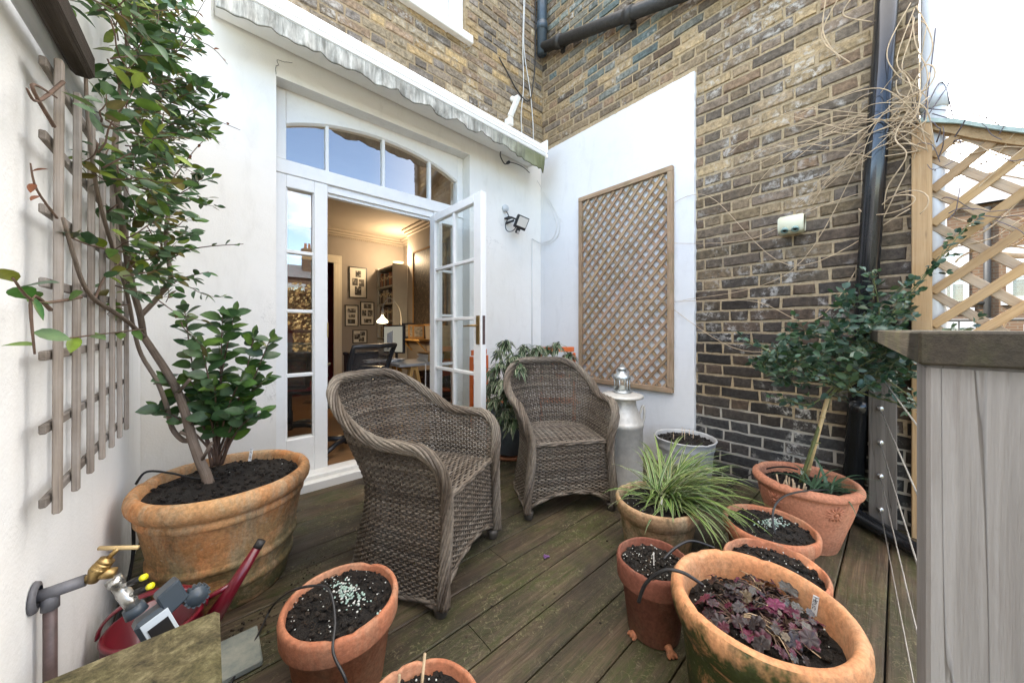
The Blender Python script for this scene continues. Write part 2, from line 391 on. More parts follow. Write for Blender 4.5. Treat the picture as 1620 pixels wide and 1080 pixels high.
def m_mesh():
    n=NT('chair_mesh');o=n.obj();f=n.noise(o,160,3,.6)
    b=n.n('ShaderNodeBsdfPrincipled');b.inputs['Base Color'].default_value=(.05,.046,.043,1);b.inputs['Roughness'].default_value=.6
    tr=n.n('ShaderNodeBsdfTransparent');mx=n.n('ShaderNodeMixShader');n.L(n.ramp(f,[(.4,.45),(.6,.7)]),mx.inputs[0]);n.L(tr.outputs[0],mx.inputs[1]);n.L(b.outputs[0],mx.inputs[2])
    q=n.n('ShaderNodeOutputMaterial');n.L(mx.outputs[0],q.inputs[0]);return n.m
M={}
M['brick']=m_brick();M['mortar']=m_mortar()
M['render']=m_render('white_render',(.81,.79,.745),(.68,.64,.56))
M['render2']=m_render('garden_wall_render',(.86,.86,.85),(.76,.755,.73))
M['patch']=m_render('white_masonry_paint',(.66,.665,.67),(.57,.565,.55))
M['white']=m_paint('white_gloss',(.80,.795,.77))
M['whiteold']=m_paint('weathered_white',(.76,.75,.71),.6,.5)
M['greyreveal']=m_render('reveal_render',(.70,.69,.66),(.48,.46,.42))
M['glass']=m_glass('window_glass',.22);M['sideglass']=m_glass('sidelight_glass',.15);M['doorglass']=m_glass('door_glass',.05)
M['deck']=m_deck()
M['lattice']=m_wood('weathered_lattice',(.42,.285,.175),(.22,.14,.085),(.42,.34,.26),.35,.3)
M['trellis']=m_wood('grey_trellis',(.34,.29,.245),(.20,.165,.135),(.40,.38,.36),.5,.0)
M['beam']=m_wood('dark_beam',(.060,.044,.033),(.018,.014,.011),(.085,.07,.058),.35,0,.85,1.6,.8)
M['pine']=m_wood('new_pine',(.43,.29,.145),(.31,.19,.085),(.42,.33,.22),.25,.0,.7,.7)
M['pinegrey']=m_wood('weathered_pine',(.44,.33,.21),(.29,.20,.12),(.40,.35,.29),.6,.12,.8,.7)
M['post']=m_post()
M['rail']=m_wood('dark_handrail',(.062,.050,.037),(.024,.020,.015),(.03,.03,.022),.5,.25,.75,1.2)
M['felt']=simple('green_felt',(.25,.31,.28),.85,0,.2,40,.3)
M['terra_old']=m_terra('terracotta_old',(.55,.205,.065),(.62,.35,.16),.95,.6,(.04,.42),(.10,.105,.04),(.34,.0,.54))
M['terra_moss']=m_terra('terracotta_mossy',(.54,.225,.10),(.60,.31,.15),1.0,.25,(.285,.35),(.034,.042,.008),(.28,.0,.48))
M['terra_in']=m_terra('terracotta_inside',(.54,.225,.10),(.60,.31,.15),.1,.2,(.0,.1));M['terra']=m_terra('terracotta_plain',(.40,.145,.075),(.46,.19,.10),.2,.22,(.0,.1))
M['terra_dark']=m_terra('terracotta_dark',(.17,.058,.038),(.23,.085,.053),.25,.1,(.0,.12))
M['terra_sun']=m_terra('terracotta_pink',(.47,.185,.105),(.52,.23,.135),.1,.12,(.0,.08))
M['terra_pale']=m_terra('terracotta_pale',(.45,.26,.14),(.50,.33,.19),.9,.6,(.06,.30),(.085,.09,.035))
M['greypot']=m_metal('galvanised_pot',(.50,.50,.49),(.37,.37,.365),.6,8,.15)
M['zinc']=m_metal('blue_zinc',(.145,.175,.205),(.085,.105,.125),.55,7,.35)
M['churn']=m_metal('churn_aluminium',(.66,.64,.59),(.46,.445,.41),.5,14,.4,.25)
M['steel']=m_metal('lantern_steel',(.55,.58,.58),(.40,.42,.42),.35,30,.9)
M['soil']=m_soil();M['perlite']=simple('perlite',(.50,.51,.47),.85)
M['blueperl']=simple('slug_pellets',(.27,.37,.32),.8,0,.2,50)
M['wicker']=m_wicker()
M['bun']=simple('wicker_foot',(.05,.043,.035),.6,0,.2,30)
M['black']=simple('black_plastic',(.012,.012,.013),.38,0,.2,20)
M['pipe']=simple('black_gloss_pipe',(.013,.014,.016),.16,0,.3,14,.05,.6)
M['iron']=simple('cast_iron_pipe',(.030,.028,.026),.55,0,.4,40,.5)
M['bluepipe']=simple('slate_blue_pipe',(.05,.075,.10),.4,0,.2,20)
M['greypipe']=simple('grey_pvc',(.52,.54,.55),.4,0,.08,8)
M['hose']=simple('irrigation_tube',(.016,.016,.017),.42)
M['leaf']=mat_col('camellia_leaf',.34,.22,.38,.35,30,.15)
M['leafmatte']=mat_col('soft_leaf',.42,.22,.45,.2,40)
M['rose']=mat_col('rose_leaf',.36,.15,.5,.25,50)
M['heuch']=mat_col('heuchera_leaf',.4,.12,.5,.3,70,.2)
M['bark']=m_wood('bark',(.26,.20,.155),(.13,.095,.07),(.33,.29,.25),.4,0,.85,3,.8)
M['twig']=simple('twig',(.115,.07,.048),.75,0,.3,60)
M['cane']=simple('bamboo',(.50,.36,.17),.5,0,.2,30)
M['greenstem']=simple('green_stem',(.10,.115,.035),.55,0,.3,40)
M['dry']=simple('dry_stem',(.43,.32,.20),.7,0,.3,25)
M['drydark']=simple('dark_dry_stem',(.10,.085,.10),.7,0,.3,25)
M['label']=simple('plant_label',(.78,.78,.76),.5);M['ink']=simple('ink',(.02,.02,.03),.6)
M['brass']=m_metal('aged_brass',(.46,.32,.13),(.30,.20,.085),.38,40,.9)
M['copper']=simple('brown_pipe',(.085,.055,.05),.5,0,.4,30)
M['lagging']=simple('grey_pipe_fitting',(.11,.11,.12),.5,0,.3,30)
M['chrome']=m_metal('plated_fitting',(.62,.62,.60),(.42,.41,.38),.28,50,.9)
M['red']=simple('dark_red_enamel',(.13,.006,.015),.3,0,.15,12,0,.55,None,0,.3)
M['timer']=simple('timer_case',(.045,.06,.075),.35);M['timerw']=simple('timer_face',(.50,.56,.60),.4)
M['yellow']=simple('yellow_tip',(.75,.68,.02),.4)
M['slab']=m_mossy()
M['teal']=m_render('teal_slab',(.13,.165,.16),(.07,.08,.07))
M['cream']=simple('cream_plastic',(.56,.55,.40),.4,0,.08,9);M['socket']=simple('socket_green',(.20,.30,.28),.4)
M['orange']=simple('orange_paint',(.62,.12,.015),.45,0,.12,12)
M['cable']=simple('white_cable',(.62,.62,.60),.5);M['wire']=m_metal('steel_wire',(.42,.41,.40),(.28,.28,.27),.35,60,.8)
M['led']=simple('led_panel',(.72,.68,.62),.2);M['screen']=simple('pir_lens',(.5,.47,.45),.3)
M['room']=simple('taupe_paint',(.30,.265,.23),.8,0,.05,4);M['ceil']=simple('ceiling_paint',(.40,.345,.28),.85,0,.04,3)
M['trim']=simple('cream_trim',(.60,.55,.45),.5);M['floor']=m_wood('oak_floor',(.36,.20,.09),(.24,.125,.055),None,0,0,.35,.6,.1)
M['darkred']=simple('dark_red_curtain',(.20,.02,.025),.8,0,.3,8)
M['shelf']=simple('bookcase_paint',(.36,.345,.31),.55,0,.06,10);M['book']=mat_col('book_cloth',.6,0,.4,.2,60)
M['bframe']=simple('black_frame',(.012,.011,.01),.4);M['mount']=simple('picture_mount',(.62,.585,.51),.7)
M['photo']=mat_col('photo_print',.5,0,.4,.6,30);M['wframe']=m_wood('wooden_frame',(.40,.23,.09),(.26,.14,.05))
M['desk']=simple('grey_desk',(.32,.33,.33),.35);M['trestle']=m_wood('trestle_pine',(.58,.36,.13),(.44,.26,.09))
M['paper']=simple('paper',(.68,.66,.62),.8,0,.08,30);M['mesh']=m_mesh()
M['chairframe']=simple('chair_frame',(.022,.022,.024),.35);M['box']=simple('file_box',(.03,.018,.014),.5,0,.3,20)
M['cushion']=mat_col('kilim',.9,0,.2,.6,22)
M['roofslate']=simple('slate_roof',(.11,.108,.112),.7,0,.25,6);M['house']=m_house()
M['whitefar']=simple('far_white_paint',(.30,.30,.30),.5);M['hedge']=mat_col('dry_creeper',.8,.2,.2,.4,30)
M['valance']=m_valance()
M['ground']=simple('garden_soil',(.10,.095,.06),.95,0,.4,2)
M['purple']=simple('purple_petal',(.12,.05,.16),.6)
def m_emit(name,col,st):
    n=NT(name);e=n.n('ShaderNodeEmission');e.inputs[0].default_value=(*col,1);e.inputs[1].default_value=st
    o=n.n('ShaderNodeOutputMaterial');n.L(e.outputs[0],o.inputs[0]);return n.m
M['bulb']=m_emit('lit_shade',(1.0,.80,.50),.9);M['uplight']=m_emit('uplighter_glow',(1.0,.66,.26),.8)
M['monitor']=m_emit('lit_screen',(.80,.76,.62),.075)
def m_art():
    n=NT('dark_artwork');o=n.obj()
    f=n.noise(o,26,6,.75,1.2);b=n.ramp(f,[(.42,(.02,.016,.013)),(.56,(.07,.05,.035)),(.7,(.30,.24,.16))])
    return n.out(b,.5)
M['art']=m_art()
# ------------------------------------------------------------------ setting
def plane(name,vs,m,kind='structure'):
    mb=MB();mb.add(vs,[tuple(range(len(vs)))]);o=mb.build(name,m);return tag(o,kind=kind)
plane('ground',[(-300,-300,-1.6),(300,-300,-1.6),(300,300,-1.6),(-300,300,-1.6)],M['ground'])
# deck: boards run along the house wall, 140 mm pitch
mb=MB();k0=-10
for k in range(-9,11):
    ya=-1.388+.14*k+.0025;yb=ya+.135
    if yb>.0: yb=-.002
    if ya>-.02: continue
    xs=[-2.94,0.02];j=[]
    if abs(ya+1.668)<.02: j=[-2.0]
    elif RND.random()<.4: j=[U(-2.7,-.3)]
    ends=[-2.938]+j+[.02]
    for a,b_ in zip(ends[:-1],ends[1:]):
        a+=.0015;b_-=.0015;off=V((U(-20,20),U(-20,20),U(-20,20)))
        tone=U(.72,1.22);warm=U(-.05,.05);col=(tone*(1+warm),tone,tone*(1-warm))
        nx=max(2,int((b_-a)/.12));prof=[(0,-.03),(0,-.004),(.004,-.0005),(.04,.0008),(.0675,.0),(.095,.0008),(.131,-.0005),(.135,-.004),(.135,-.03)]
        vs=[];tc=[];fs=[];w=yb-ya
        for i in range(nx+1):
            x=a+(b_-a)*i/nx
            for (py,pz) in prof:
                y=ya+py*w/.135;z=pz+MN.noise(V((x*1.7,k*3.1,py*4)))*.0022
                vs.append((x,y,z));tc.append((x+off.x,y+off.y,z+off.z))
        m_=len(prof)
        for i in range(nx):
            for q in range(m_-1):fs.append((i*m_+q,(i+1)*m_+q,(i+1)*m_+q+1,i*m_+q+1))
        fs.append(tuple(range(m_)));fs.append(tuple(nx*m_+q for q in range(m_))[::-1])
        mb.add(vs,fs,0,col,False,tc)
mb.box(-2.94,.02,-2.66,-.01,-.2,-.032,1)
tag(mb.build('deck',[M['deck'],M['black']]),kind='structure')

# ---------------------------------------------------------------- brickwork
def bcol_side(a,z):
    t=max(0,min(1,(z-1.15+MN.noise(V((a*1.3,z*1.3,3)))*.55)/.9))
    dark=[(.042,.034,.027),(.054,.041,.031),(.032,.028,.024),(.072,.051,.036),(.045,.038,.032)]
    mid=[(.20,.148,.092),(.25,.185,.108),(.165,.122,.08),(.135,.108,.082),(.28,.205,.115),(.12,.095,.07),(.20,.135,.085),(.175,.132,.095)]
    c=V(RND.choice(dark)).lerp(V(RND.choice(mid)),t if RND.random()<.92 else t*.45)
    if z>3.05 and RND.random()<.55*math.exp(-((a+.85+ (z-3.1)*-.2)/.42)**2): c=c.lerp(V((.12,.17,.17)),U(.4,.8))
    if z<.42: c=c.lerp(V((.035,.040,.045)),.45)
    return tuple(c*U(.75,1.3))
def bcol_front(a,z):
    c=V(RND.choice([(.31,.25,.165),(.26,.205,.14),(.22,.178,.13),(.35,.285,.19),(.175,.148,.12),(.28,.20,.13),(.20,.172,.145)]))
    if z>3.2 and z<3.75 and RND.random()<.35:c=c.lerp(V((.40,.27,.11)),.6)
    return tuple(c*U(.75,1.25))
def bricks(mb,T,a0,a1,z0,z1,holes,colfn,seed):
    r=random.Random(seed);row=0;z=z0
    while z<z1-.02:
        a=a0-r.uniform(0,.02)-(.169 if row%2 else 0.0);st=True
        while a<a1:
            L=.2125 if st else .0995
            lo,hi=max(a,a0),min(a+L,a1);zl,zh=z,z+.0615
            for (h0,h1,g0,g1) in holes:
                if zh>g0 and zl<g1 and hi>h0 and lo<h1:
                    if lo<h0 and hi>h0: hi=h0-.006
                    elif hi>h1 and lo<h1: lo=h1+.006
                    else: hi=lo
            if hi-lo>.025:
                d=.0075+r.uniform(-.0035,.0035);w=hi-lo;vs=[]
                ring=[(0,0),(.33,0),(.67,0),(1,0),(1,1),(.67,1),(.33,1),(0,1)]
                tilt=r.uniform(-.002,.002)
                for (p,q) in ring:
                    vs.append(T(lo+p*w+r.uniform(-.004,.004),zl+q*.0615+r.uniform(-.0035,.0035)+tilt*(p-.5),0.0))
                for (p,q) in ring:
                    ia=(.5-p)*2*.006;iz=(.5-q)*2*.006
                    vs.append(T(lo+p*w+ia+r.uniform(-.0025,.0025),zl+q*.0615+iz+r.uniform(-.003,.003)+tilt*(p-.5),d+r.uniform(-.002,.002)))
                fs=[(i,(i+1)%8,8+(i+1)%8,8+i) for i in range(8)]+[tuple(range(8,16))]
                mb.add(vs,fs,0,colfn((lo+hi)/2,z),False)
            a+=L+.013;st=not st
        z+=.075;row+=1
def sheet(mb,T,a0,a1,z0,z1,holes,mat,depth=0.0,step=None):
    A=sorted(set([a0,a1]+[h for q in holes for h in q[:2] if a0<h<a1]))
    Z=sorted(set([z0,z1]+[h for q in holes for h in q[2:] if z0<h<z1]))
    for i in range(len(A)-1):
        for j in range(len(Z)-1):
            ca,cz=(A[i]+A[i+1])/2,(Z[j]+Z[j+1])/2
            if any(h[0]<ca<h[1] and h[2]<cz<h[3] for h in holes):continue
            mb.add([T(A[i],Z[j],depth),T(A[i+1],Z[j],depth),T(A[i+1],Z[j+1],depth),T(A[i],Z[j+1],depth)],[(0,1,2,3)],mat)

# ---- return wall on the right (plane x=0, faces -x)
side=thing('brick_wall','tall return wall of dark stock brick with a whitewashed patch','wall',(0,-1.3,0))
TS=lambda a,z,d:(-d,a,z)
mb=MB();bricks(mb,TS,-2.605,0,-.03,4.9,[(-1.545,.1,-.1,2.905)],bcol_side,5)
sheet(mb,TS,-2.605,0,-.2,4.9,[],1)
mb.add([(.30,-2.605,-.2),(0,-2.605,-.2),(0,-2.605,4.9),(.30,-2.605,4.9)],[(0,1,2,3)],1)
mb.add([(.30,.3,-.2),(.30,-2.605,-.2),(.30,-2.605,4.9),(.30,.3,4.9)],[(0,1,2,3)],1)
mb.add([(.30,.3,4.9),(.30,-2.605,4.9),(0,-2.605,4.9),(0,.3,4.9)],[(0,1,2,3)],1)
mb.build('brickwork',[M['brick'],M['mortar']],side)
mb=MB();N=60;edge=[]
for i in range(N+1):edge.append((-1.548+MN.noise(V((i*.9,0,0)))*.006,-.1+3.022*i/N))
for i in range(N+1):edge.append((-1.548+1.548*i/N,2.922-.012*i/N+MN.noise(V((i*.7,5,0)))*.006))
edge.append((0,-.1));ring=[]
fr=[(-.026,a,z) for a,z in edge];ba=[(0.0,a-(.004 if i<=N else 0),z+(.004 if N<i<=2*N else 0)) for i,(a,z) in enumerate(edge)]
mb.add(fr+ba,[tuple(range(len(fr)))]+[(i,i+1,len(fr)+i+1,len(fr)+i) for i in range(len(fr)-1)],0)
mb.build('whitewashed_patch',[M['patch']],side)

# ---- garden wall on the left (plane x=-2.94, faces +x)
mb=MB();mb.box(-3.16,-2.94,-3.4,.0,-.2,2.3,0,b=.012)
tag(mb.build('garden_wall',[M['render2']]),'white rendered garden wall behind the grey slatted trellis','wall')

# ---- the house wall (plane y=0, faces -y)
house=thing('house_wall','white rendered house wall with French doors and yellow brick above','wall',(-1.6,0,0))
TF=lambda a,z,d:(a,-d,z)
OP=(-2.373,-.941,-.2,2.593);WIN=(-2.02,-.99,3.62,4.8)
mb=MB();mb0=mb
sheet(mb,TF,-3.2,0,-.2,2.90,[OP],0)
def rv(m,d0,d1,o,mat,bottom=False):
    x0,x1,z0,z1=o
    m.add([(x0,d0,z0),(x0,d1,z0),(x0,d1,z1),(x0,d0,z1)],[(0,1,2,3)],mat)
    m.add([(x1,d1,z0),(x1,d0,z0),(x1,d0,z1),(x1,d1,z1)],[(0,1,2,3)],mat)
    m.add([(x0,d0,z1),(x0,d1,z1),(x1,d1,z1),(x1,d0,z1)],[(0,1,2,3)],mat)
    if bottom:m.add([(x0,d0,z0),(x1,d0,z0),(x1,d1,z0),(x0,d1,z0)],[(0,1,2,3)],mat)
rv(mb,0,.32,OP,1)
mb.build('rendered_wall',[M['render'],M['greyreveal']],house)
mb=MB();bricks(mb,TF,-3.2,0,2.905,5.9,[(WIN[0],WIN[1],WIN[2],WIN[3])],bcol_front,8)
sheet(mb,TF,-3.2,0,2.90,5.9,[WIN],1)
rv(mb,0,.3,WIN,1,True)
mb.add([(-3.2,0,5.9),(0,0,5.9),(.3,.3,5.9),(-3.2,.3,5.9)],[(0,1,2,3)],1)
mb.build('brickwork',[M['brick'],M['mortar']],house)
mb=MB();pts=smooth_path([(-2.373,-.0015,2.60),(-2.375,-.0015,2.645),(-2.362,-.0015,2.665),(-2.368,-.0015,2.69),(-2.33,-.0015,2.70),(-2.29,-.0015,2.715)],4)
mb.tube([p+V((U(-.002,.002),0,U(-.002,.002))) for p in pts],.0013,4);mb.build('crack',[M['iron']],house)
# sash window upstairs
w=MB();x0,x1,z0,z1=WIN
for a,b_ in((x0,x0+.07),(x1-.07,x1)):w.box(a,b_,.03,.16,z0,z1,0,b=.004)
w.box(x0+.07,x1-.07,.03,.16,z1-.07,z1,0,b=.004);w.box(x0+.07,x1-.07,.03,.16,z0,z0+.05,0,b=.004)
win=w.build('sash_window',[M['white']],house)
w=MB()
for a,b_ in((x0+.07,x0+.12),(x1-.12,x1-.07)):w.box(a,b_,.06,.10,z0+.05,z1-.07,0,b=.004)
for za,zb in((z0+.05,z0+.13),(z0+.76,z0+.81),(z1-.12,z1-.07)):w.box(x0+.12,x1-.12,.06,.10,za,zb,0,b=.004)
w.box((x0+x1)/2-.011,(x0+x1)/2+.011,.065,.095,z0+.13,z1-.12,0,b=.003)
sub(w,'sash',[M['white']],win)
w=MB();w.box(x0+.12,x1-.12,.078,.082,z0+.13,z1-.12);sub(w,'glass',[M['glass']],win)
w=MB();w.box(x0-.04,x1+.05,-.06,.03,z0-.075,z0-.003,0,b=.006);sub(w,'sill',[M['whiteold']],win)
w=MB();w.add([(x0+.1,.2,z0),(x0+.42,.24,z0),(x0+.42,.24,z1),(x0+.1,.2,z1)],[(0,1,2,3)]);w.add([(x1-.25,.24,z0),(x1-.05,.2,z0),(x1-.05,.2,z1),(x1-.25,.24,z1)],[(0,1,2,3)])
sub(w,'curtain',[M['paper']],win)
# French-door surround: frame, sidelights, arched transom
f=MB();Y0,Y1=.105,.185;XL,XR=-2.372,-.942
def fb(a,b_,z0,z1,y0=Y0,y1=Y1,m=f,bev=.004):m.box(a,b_,y0,y1,z0,z1,0,b=bev)
ZB=.012
fb(XL,-2.306,ZB,2.045);fb(-2.145,-2.062,ZB,2.045);fb(-1.236,-1.157,ZB,2.045);fb(-1.0,XR,ZB,2.045)
for a,b_ in((-2.306,-2.145),(-1.157,-1.0)):
    fb(a,b_,ZB,.31);fb(a,b_,1.963,2.045)
fb(XL,XR,2.0465,2.138,.10,.185)
fb(-2.062,-1.236,1.995,2.0455,.118,.18,bev=.002)
fb(-2.060,-1.238,1.972,1.995,.135,.175,bev=.002)
fb(XL,-2.306,2.139,2.5915);fb(-1.0,XR,2.139,2.5915)
AX0,AX1=-2.306,-1.0;AC=(AX0+AX1)/2
def arch(x):return 2.515-.118*((x-AC)/(AX1-AC))**2-.02*((x-AC)/(AX1-AC))**4
NA=40;vs=[];fs=[]
for i in range(NA+1):
    x=AX0+(AX1-AX0)*i/NA;za=arch(x)
    vs+=[(x,Y0,za),(x,Y0,2.5915),(x,Y1,za),(x,Y1,2.5915),(x,Y0+.02,za-.012)]
for i in range(NA):
    a=i*5;b_=a+5
    fs+=[(a,b_,b_+1,a+1),(a,a+2,b_+2,b_),(a,a+4,b_+4,b_)]
f.add(vs,fs,0)
sur=f.build('door_surround',[M['white']],house)
f=MB()
for x in(-2.062,-1.665,-1.268):
    f.box(x-.011,x+.011,Y0+.012,Y1-.02,2.139,arch(x)+.002,0,b=.003)
for a,b_ in((-2.306,-2.145),(-1.157,-1.0)):
    for z in(1.548,1.156,.729):f.box(a,b_,Y0+.012,Y1-.02,z-.011,z+.011,0,b=.003)
# putty beads round each light
for a,b_ in((-2.306,-2.145),(-1.157,-1.0)):
    for xx in(a,b_-.008):f.box(xx,xx+.008,Y0+.014,Y0+.024,.31,1.963,0)
sub(f,'glazing_bar',[M['white']],sur)
f=MB()
for a,b_ in((-2.306,-2.145),(-1.157,-1.0)):f.box(a,b_,.139,.143,.31,1.963)
sub(f,'sidelight_glass',[M['sideglass']],sur)
f=MB();vs=[];fs=[]
for i in range(NA+1):
    x=AX0+(AX1-AX0)*i/NA;vs+=[(x,.14,2.139),(x,.14,arch(x))]
for i in range(NA):fs.append((2*i,2*i+2,2*i+3,2*i+1))
f.add(vs,fs,0);sub(f,'transom_glass',[M['glass']],sur)
f=MB();f.box(XL,XR,.0,.32,-.02,.010,0,b=.003);f.box(XL-.01,XR+.02,-.055,.0,-.02,.055,0,b=.006);f.box(XL+.002,XR-.002,.002,.10,.0105,.085,0,b=.01)
sub(f,'door_sill',[M['whiteold']],sur)
f=MB()
for z in(.35,1.05,1.8):f.tube([(-1.262,.10,z-.045),(-1.262,.10,z+.045)],.007,8,0)
f.box(-2.066,-2.059,.10,.112,.98,1.08,1);
sub(f,'hinge',[M['steel'],M['brass']],sur)
# open leaf, square to the wall
LX0,LX1=-1.282,-1.236;LY0,LY1=-.635,.098
d=MB()
def lb(y0,y1,z0,z1,x0=LX0,x1=LX1,b=.004):d.box(x0,x1,y0,y1,z0,z1,0,b=b)
lb(LY1-.085,LY1,.03,1.99);lb(LY0,LY0+.09,.03,1.99)
lb(LY0+.09,LY1-.085,1.93,1.99);lb(LY0+.09,LY1-.085,.03,.305)
leaf=d.build('door',[M['white']],house)
d=MB();my=(LY0+.09+LY1-.085)/2
d.box(LX0+.006,LX1-.006,my-.012,my+.012,.305,1.93,0,b=.003)
for z in(1.532,1.115,.718):
    d.box(LX0+.006,LX1-.006,LY0+.09,my-.012,z-.012,z+.012,0,b=.003);d.box(LX0+.006,LX1-.006,my+.012,LY1-.085,z-.012,z+.012,0,b=.003)
sub(d,'glazing_bar',[M['white']],leaf)
d=MB();d.box(-1.261,-1.257,LY0+.09,LY1-.085,.305,1.93);sub(d,'glass',[M['doorglass']],leaf)
d=MB();hz=1.03;hy=LY0+.035
d.box(LX0-.005,LX0,hy-.02,hy+.02,hz-.10,hz+.10,0,b=.002)
d.tube([(LX0-.005,hy,hz+.03),(LX0-.045,hy,hz+.03)],.008,8);d.tube([(LX0-.045,hy-.008,hz+.03),(LX0-.047,hy+.05,hz+.03),(LX0-.045,hy+.11,hz+.027)],[.008,.007,.006],8)
d.box(LX0+.012,LX1-.012,LY0-.002,LY0+.0,hz-.10,hz+.10,1)
sub(d,'handle',[M['brass'],M['copper']],leaf)

# ---------------------------------------------------------------- room behind the doors
RW=[]
def pl(name,vs,m):
    o=plane(name,vs,m);return o
XB=-3.0
pl('room_floor',[(XB,.32,0),(.05,.32,0),(.05,3.62,0),(XB,3.62,0)],M['floor'])
pl('room_ceiling',[(XB,.32,2.67),(.05,.32,2.67),(.05,3.62,2.67),(XB,3.62,2.67)],M['ceil'])
mb=MB();Yf=3.6
sheet(mb,lambda a,z,d:(a,Yf,z),XB,.04,0,2.67,[(-1.95,-1.17,-.1,2.12)],0)
mb.add([(.04,Yf,0),(.04,2.87,0),(.04,2.87,2.67),(.04,Yf,2.67)],[(0,1,2,3)],0)
mb.add([(.04,2.87,0),(-.215,2.87,0),(-.215,2.87,2.67),(.04,2.87,2.67)],[(0,1,2,3)],0)
mb.add([(-.215,2.87,0),(-.215,.32,0),(-.215,.32,2.67),(-.215,2.87,2.67)],[(0,1,2,3)],0)
mb.add([(XB,Yf,0),(XB,.32,0),(XB,.32,2.67),(XB,Yf,2.67)],[(0,1,2,3)],0)
sheet(mb,lambda a,z,d:(a,.322,z),XB,.04,-.1,2.67,[OP],0)
tag(mb.build('room_wall',[M['room']]),kind='structure')
mb=MB()   # hall beyond the inner door, upper room, roof: closed so the interior stays dark
mb.add([(-2.2,4.6,-.1),(-.9,4.6,-.1),(-.9,4.6,2.7),(-2.2,4.6,2.7)],[(0,1,2,3)],0)
mb.add([(-2.2,3.61,-.1),(-2.2,4.6,-.1),(-2.2,4.6,2.7),(-2.2,3.61,2.7)],[(0,1,2,3)],0)
mb.add([(-.9,3.61,-.1),(-.9,4.6,-.1),(-.9,4.6,2.7),(-.9,3.61,2.7)],[(0,1,2,3)],0)
mb.add([(-2.2,3.61,2.7),(-.9,3.61,2.7),(-.9,4.6,2.7),(-2.2,4.6,2.7)],[(0,1,2,3)],0)
mb.add([(-2.2,3.61,-.1),(-.9,3.61,-.1),(-.9,4.6,-.1),(-2.2,4.6,-.1)],[(0,1,2,3)],0)
tag(mb.build('hall_wall',[M['darkred']]),kind='structure')
mb=MB();mb.box(-3.2,.3,.31,4.7,2.9,2.95);mb.box(-3.2,.3,3.0,3.05,2.95,5.9);mb.box(-3.2,-3.15,.3,3.0,2.95,5.9);mb.box(.25,.3,.3,3.0,2.95,5.9);mb.box(-3.2,.3,.0,3.1,5.905,6.0)
mb.box(-3.2,-3.0,.325,3.7,-.1,2.9);mb.box(.05,.3,.3,4.7,-.1,2.9)
tag(mb.build('upper_room_wall',[M['room']]),kind='structure')
mb=MB()
for i,(o_,h_) in enumerate(((.0,.05),(.03,.03),(.07,.02))):
    mb.box(XB,.04,Yf-.03-o_*1.2,Yf-.001-o_*.0,2.57+i*.035,2.57+i*.035+.033,0,b=.004)
    mb.box(-.215-.03-o_*1.2,-.216,.33,2.86,2.57+i*.035,2.57+i*.035+.033,0,b=.004)
    mb.box(.0-o_*1.2,.038,2.875,Yf-.12,2.57+i*.035,2.57+i*.035+.033,0,b=.004)
for i in range(60):mb.box(-1.95+i*.033,-1.935+i*.033,Yf-.045,Yf-.03,2.545,2.568,0)
tag(mb.build('cornice',[M['ceil']]),kind='structure')
ar=MB()
for i,(w_,dp) in enumerate(((.13,.02),(.09,.035),(.045,.05))):
    ar.box(-1.17,-1.17+w_,Yf-dp,Yf-.001,0,2.12,0,b=.003);ar.box(-1.95-w_,-1.95,Yf-dp,Yf-.001,0,2.12,0,b=.003);ar.box(-1.95-w_,-1.17+w_,Yf-dp,Yf-.001,2.121,2.12+w_*1.0,0,b=.003)
a_=ar.build('door_architrave',[M['trim']]);tag(a_,'cream moulded door architrave on the back wall of the room','architrave')
# ---------------------------------------------------------------- room contents
def picture(name,label,x0,x1,z0,z1,photos,y=3.598):
    t=thing(name,label,'framed picture',((x0+x1)/2,y,(z0+z1)/2),0,'framed photo collages on the room wall')
    m=MB()
    for a,b_,c,d_ in((x0,x0+.014,z0,z1),(x1-.014,x1,z0,z1),(x0+.014,x1-.014,z0,z0+.014),(x0+.014,x1-.014,z1-.014,z1)):m.box(a,b_,y-.022,y-.001,c,d_,0)
    m.build('frame',[M['bframe']],t)
    m=MB();m.box(x0+.014,x1-.014,y-.012,y-.003,z0+.014,z1-.014);mm=m.build('mount',[M['mount']],t)
    w,h=x1-x0,z1-z0
    for (a,b_,c,d_) in photos:
        m=MB();g=U(.03,.12);m.box(x0+a*w,x0+b_*w,y-.0145,y-.0123,z0+c*h,z0+d_*h,0,(g*1.15,g*1.02,g*.85))
        for q in range(7):
            cx,cz=U(a+.04,b_-.04),U(c+.02,d_-.02);gg=U(.05,.55)
            m.box(x0+cx*w-.012,x0+cx*w+.012,y-.0152,y-.0146-.0001*q,z0+cz*h-.012,z0+cz*h+.012,0,(gg,gg*.93,gg*.8))
        sub(m,'photograph',[M['photo']],mm)
picture('picture_frame','tall black framed collage of four photos hanging highest on the room wall',-.925,-.635,1.572,2.098,[(.36,.66,.68,.88),(.18,.48,.40,.63),(.54,.84,.38,.61),(.32,.68,.09,.37)])
picture('picture_frame','small black framed collage of three photos beside the door architrave',-.99,-.775,1.085,1.447,[(.2,.8,.64,.83),(.27,.75,.41,.56),(.2,.75,.13,.34)])
picture('picture_frame','black framed collage of four photos nearest the bookcase',-.745,-.508,1.108,1.513,[(.25,.78,.72,.91),(.14,.42,.40,.64),(.52,.88,.38,.65),(.26,.8,.10,.27)])
picture('picture_frame','low landscape black framed collage hanging beneath the other three',-.87,-.628,.80,1.026,[(.12,.5,.3,.7),(.52,.85,.55,.85),(.42,.78,.12,.46)])
t=thing('artwork','large dark framed artwork on the chimney breast','artwork',(-.22,2.4,1.7))
m=MB();X=-.217
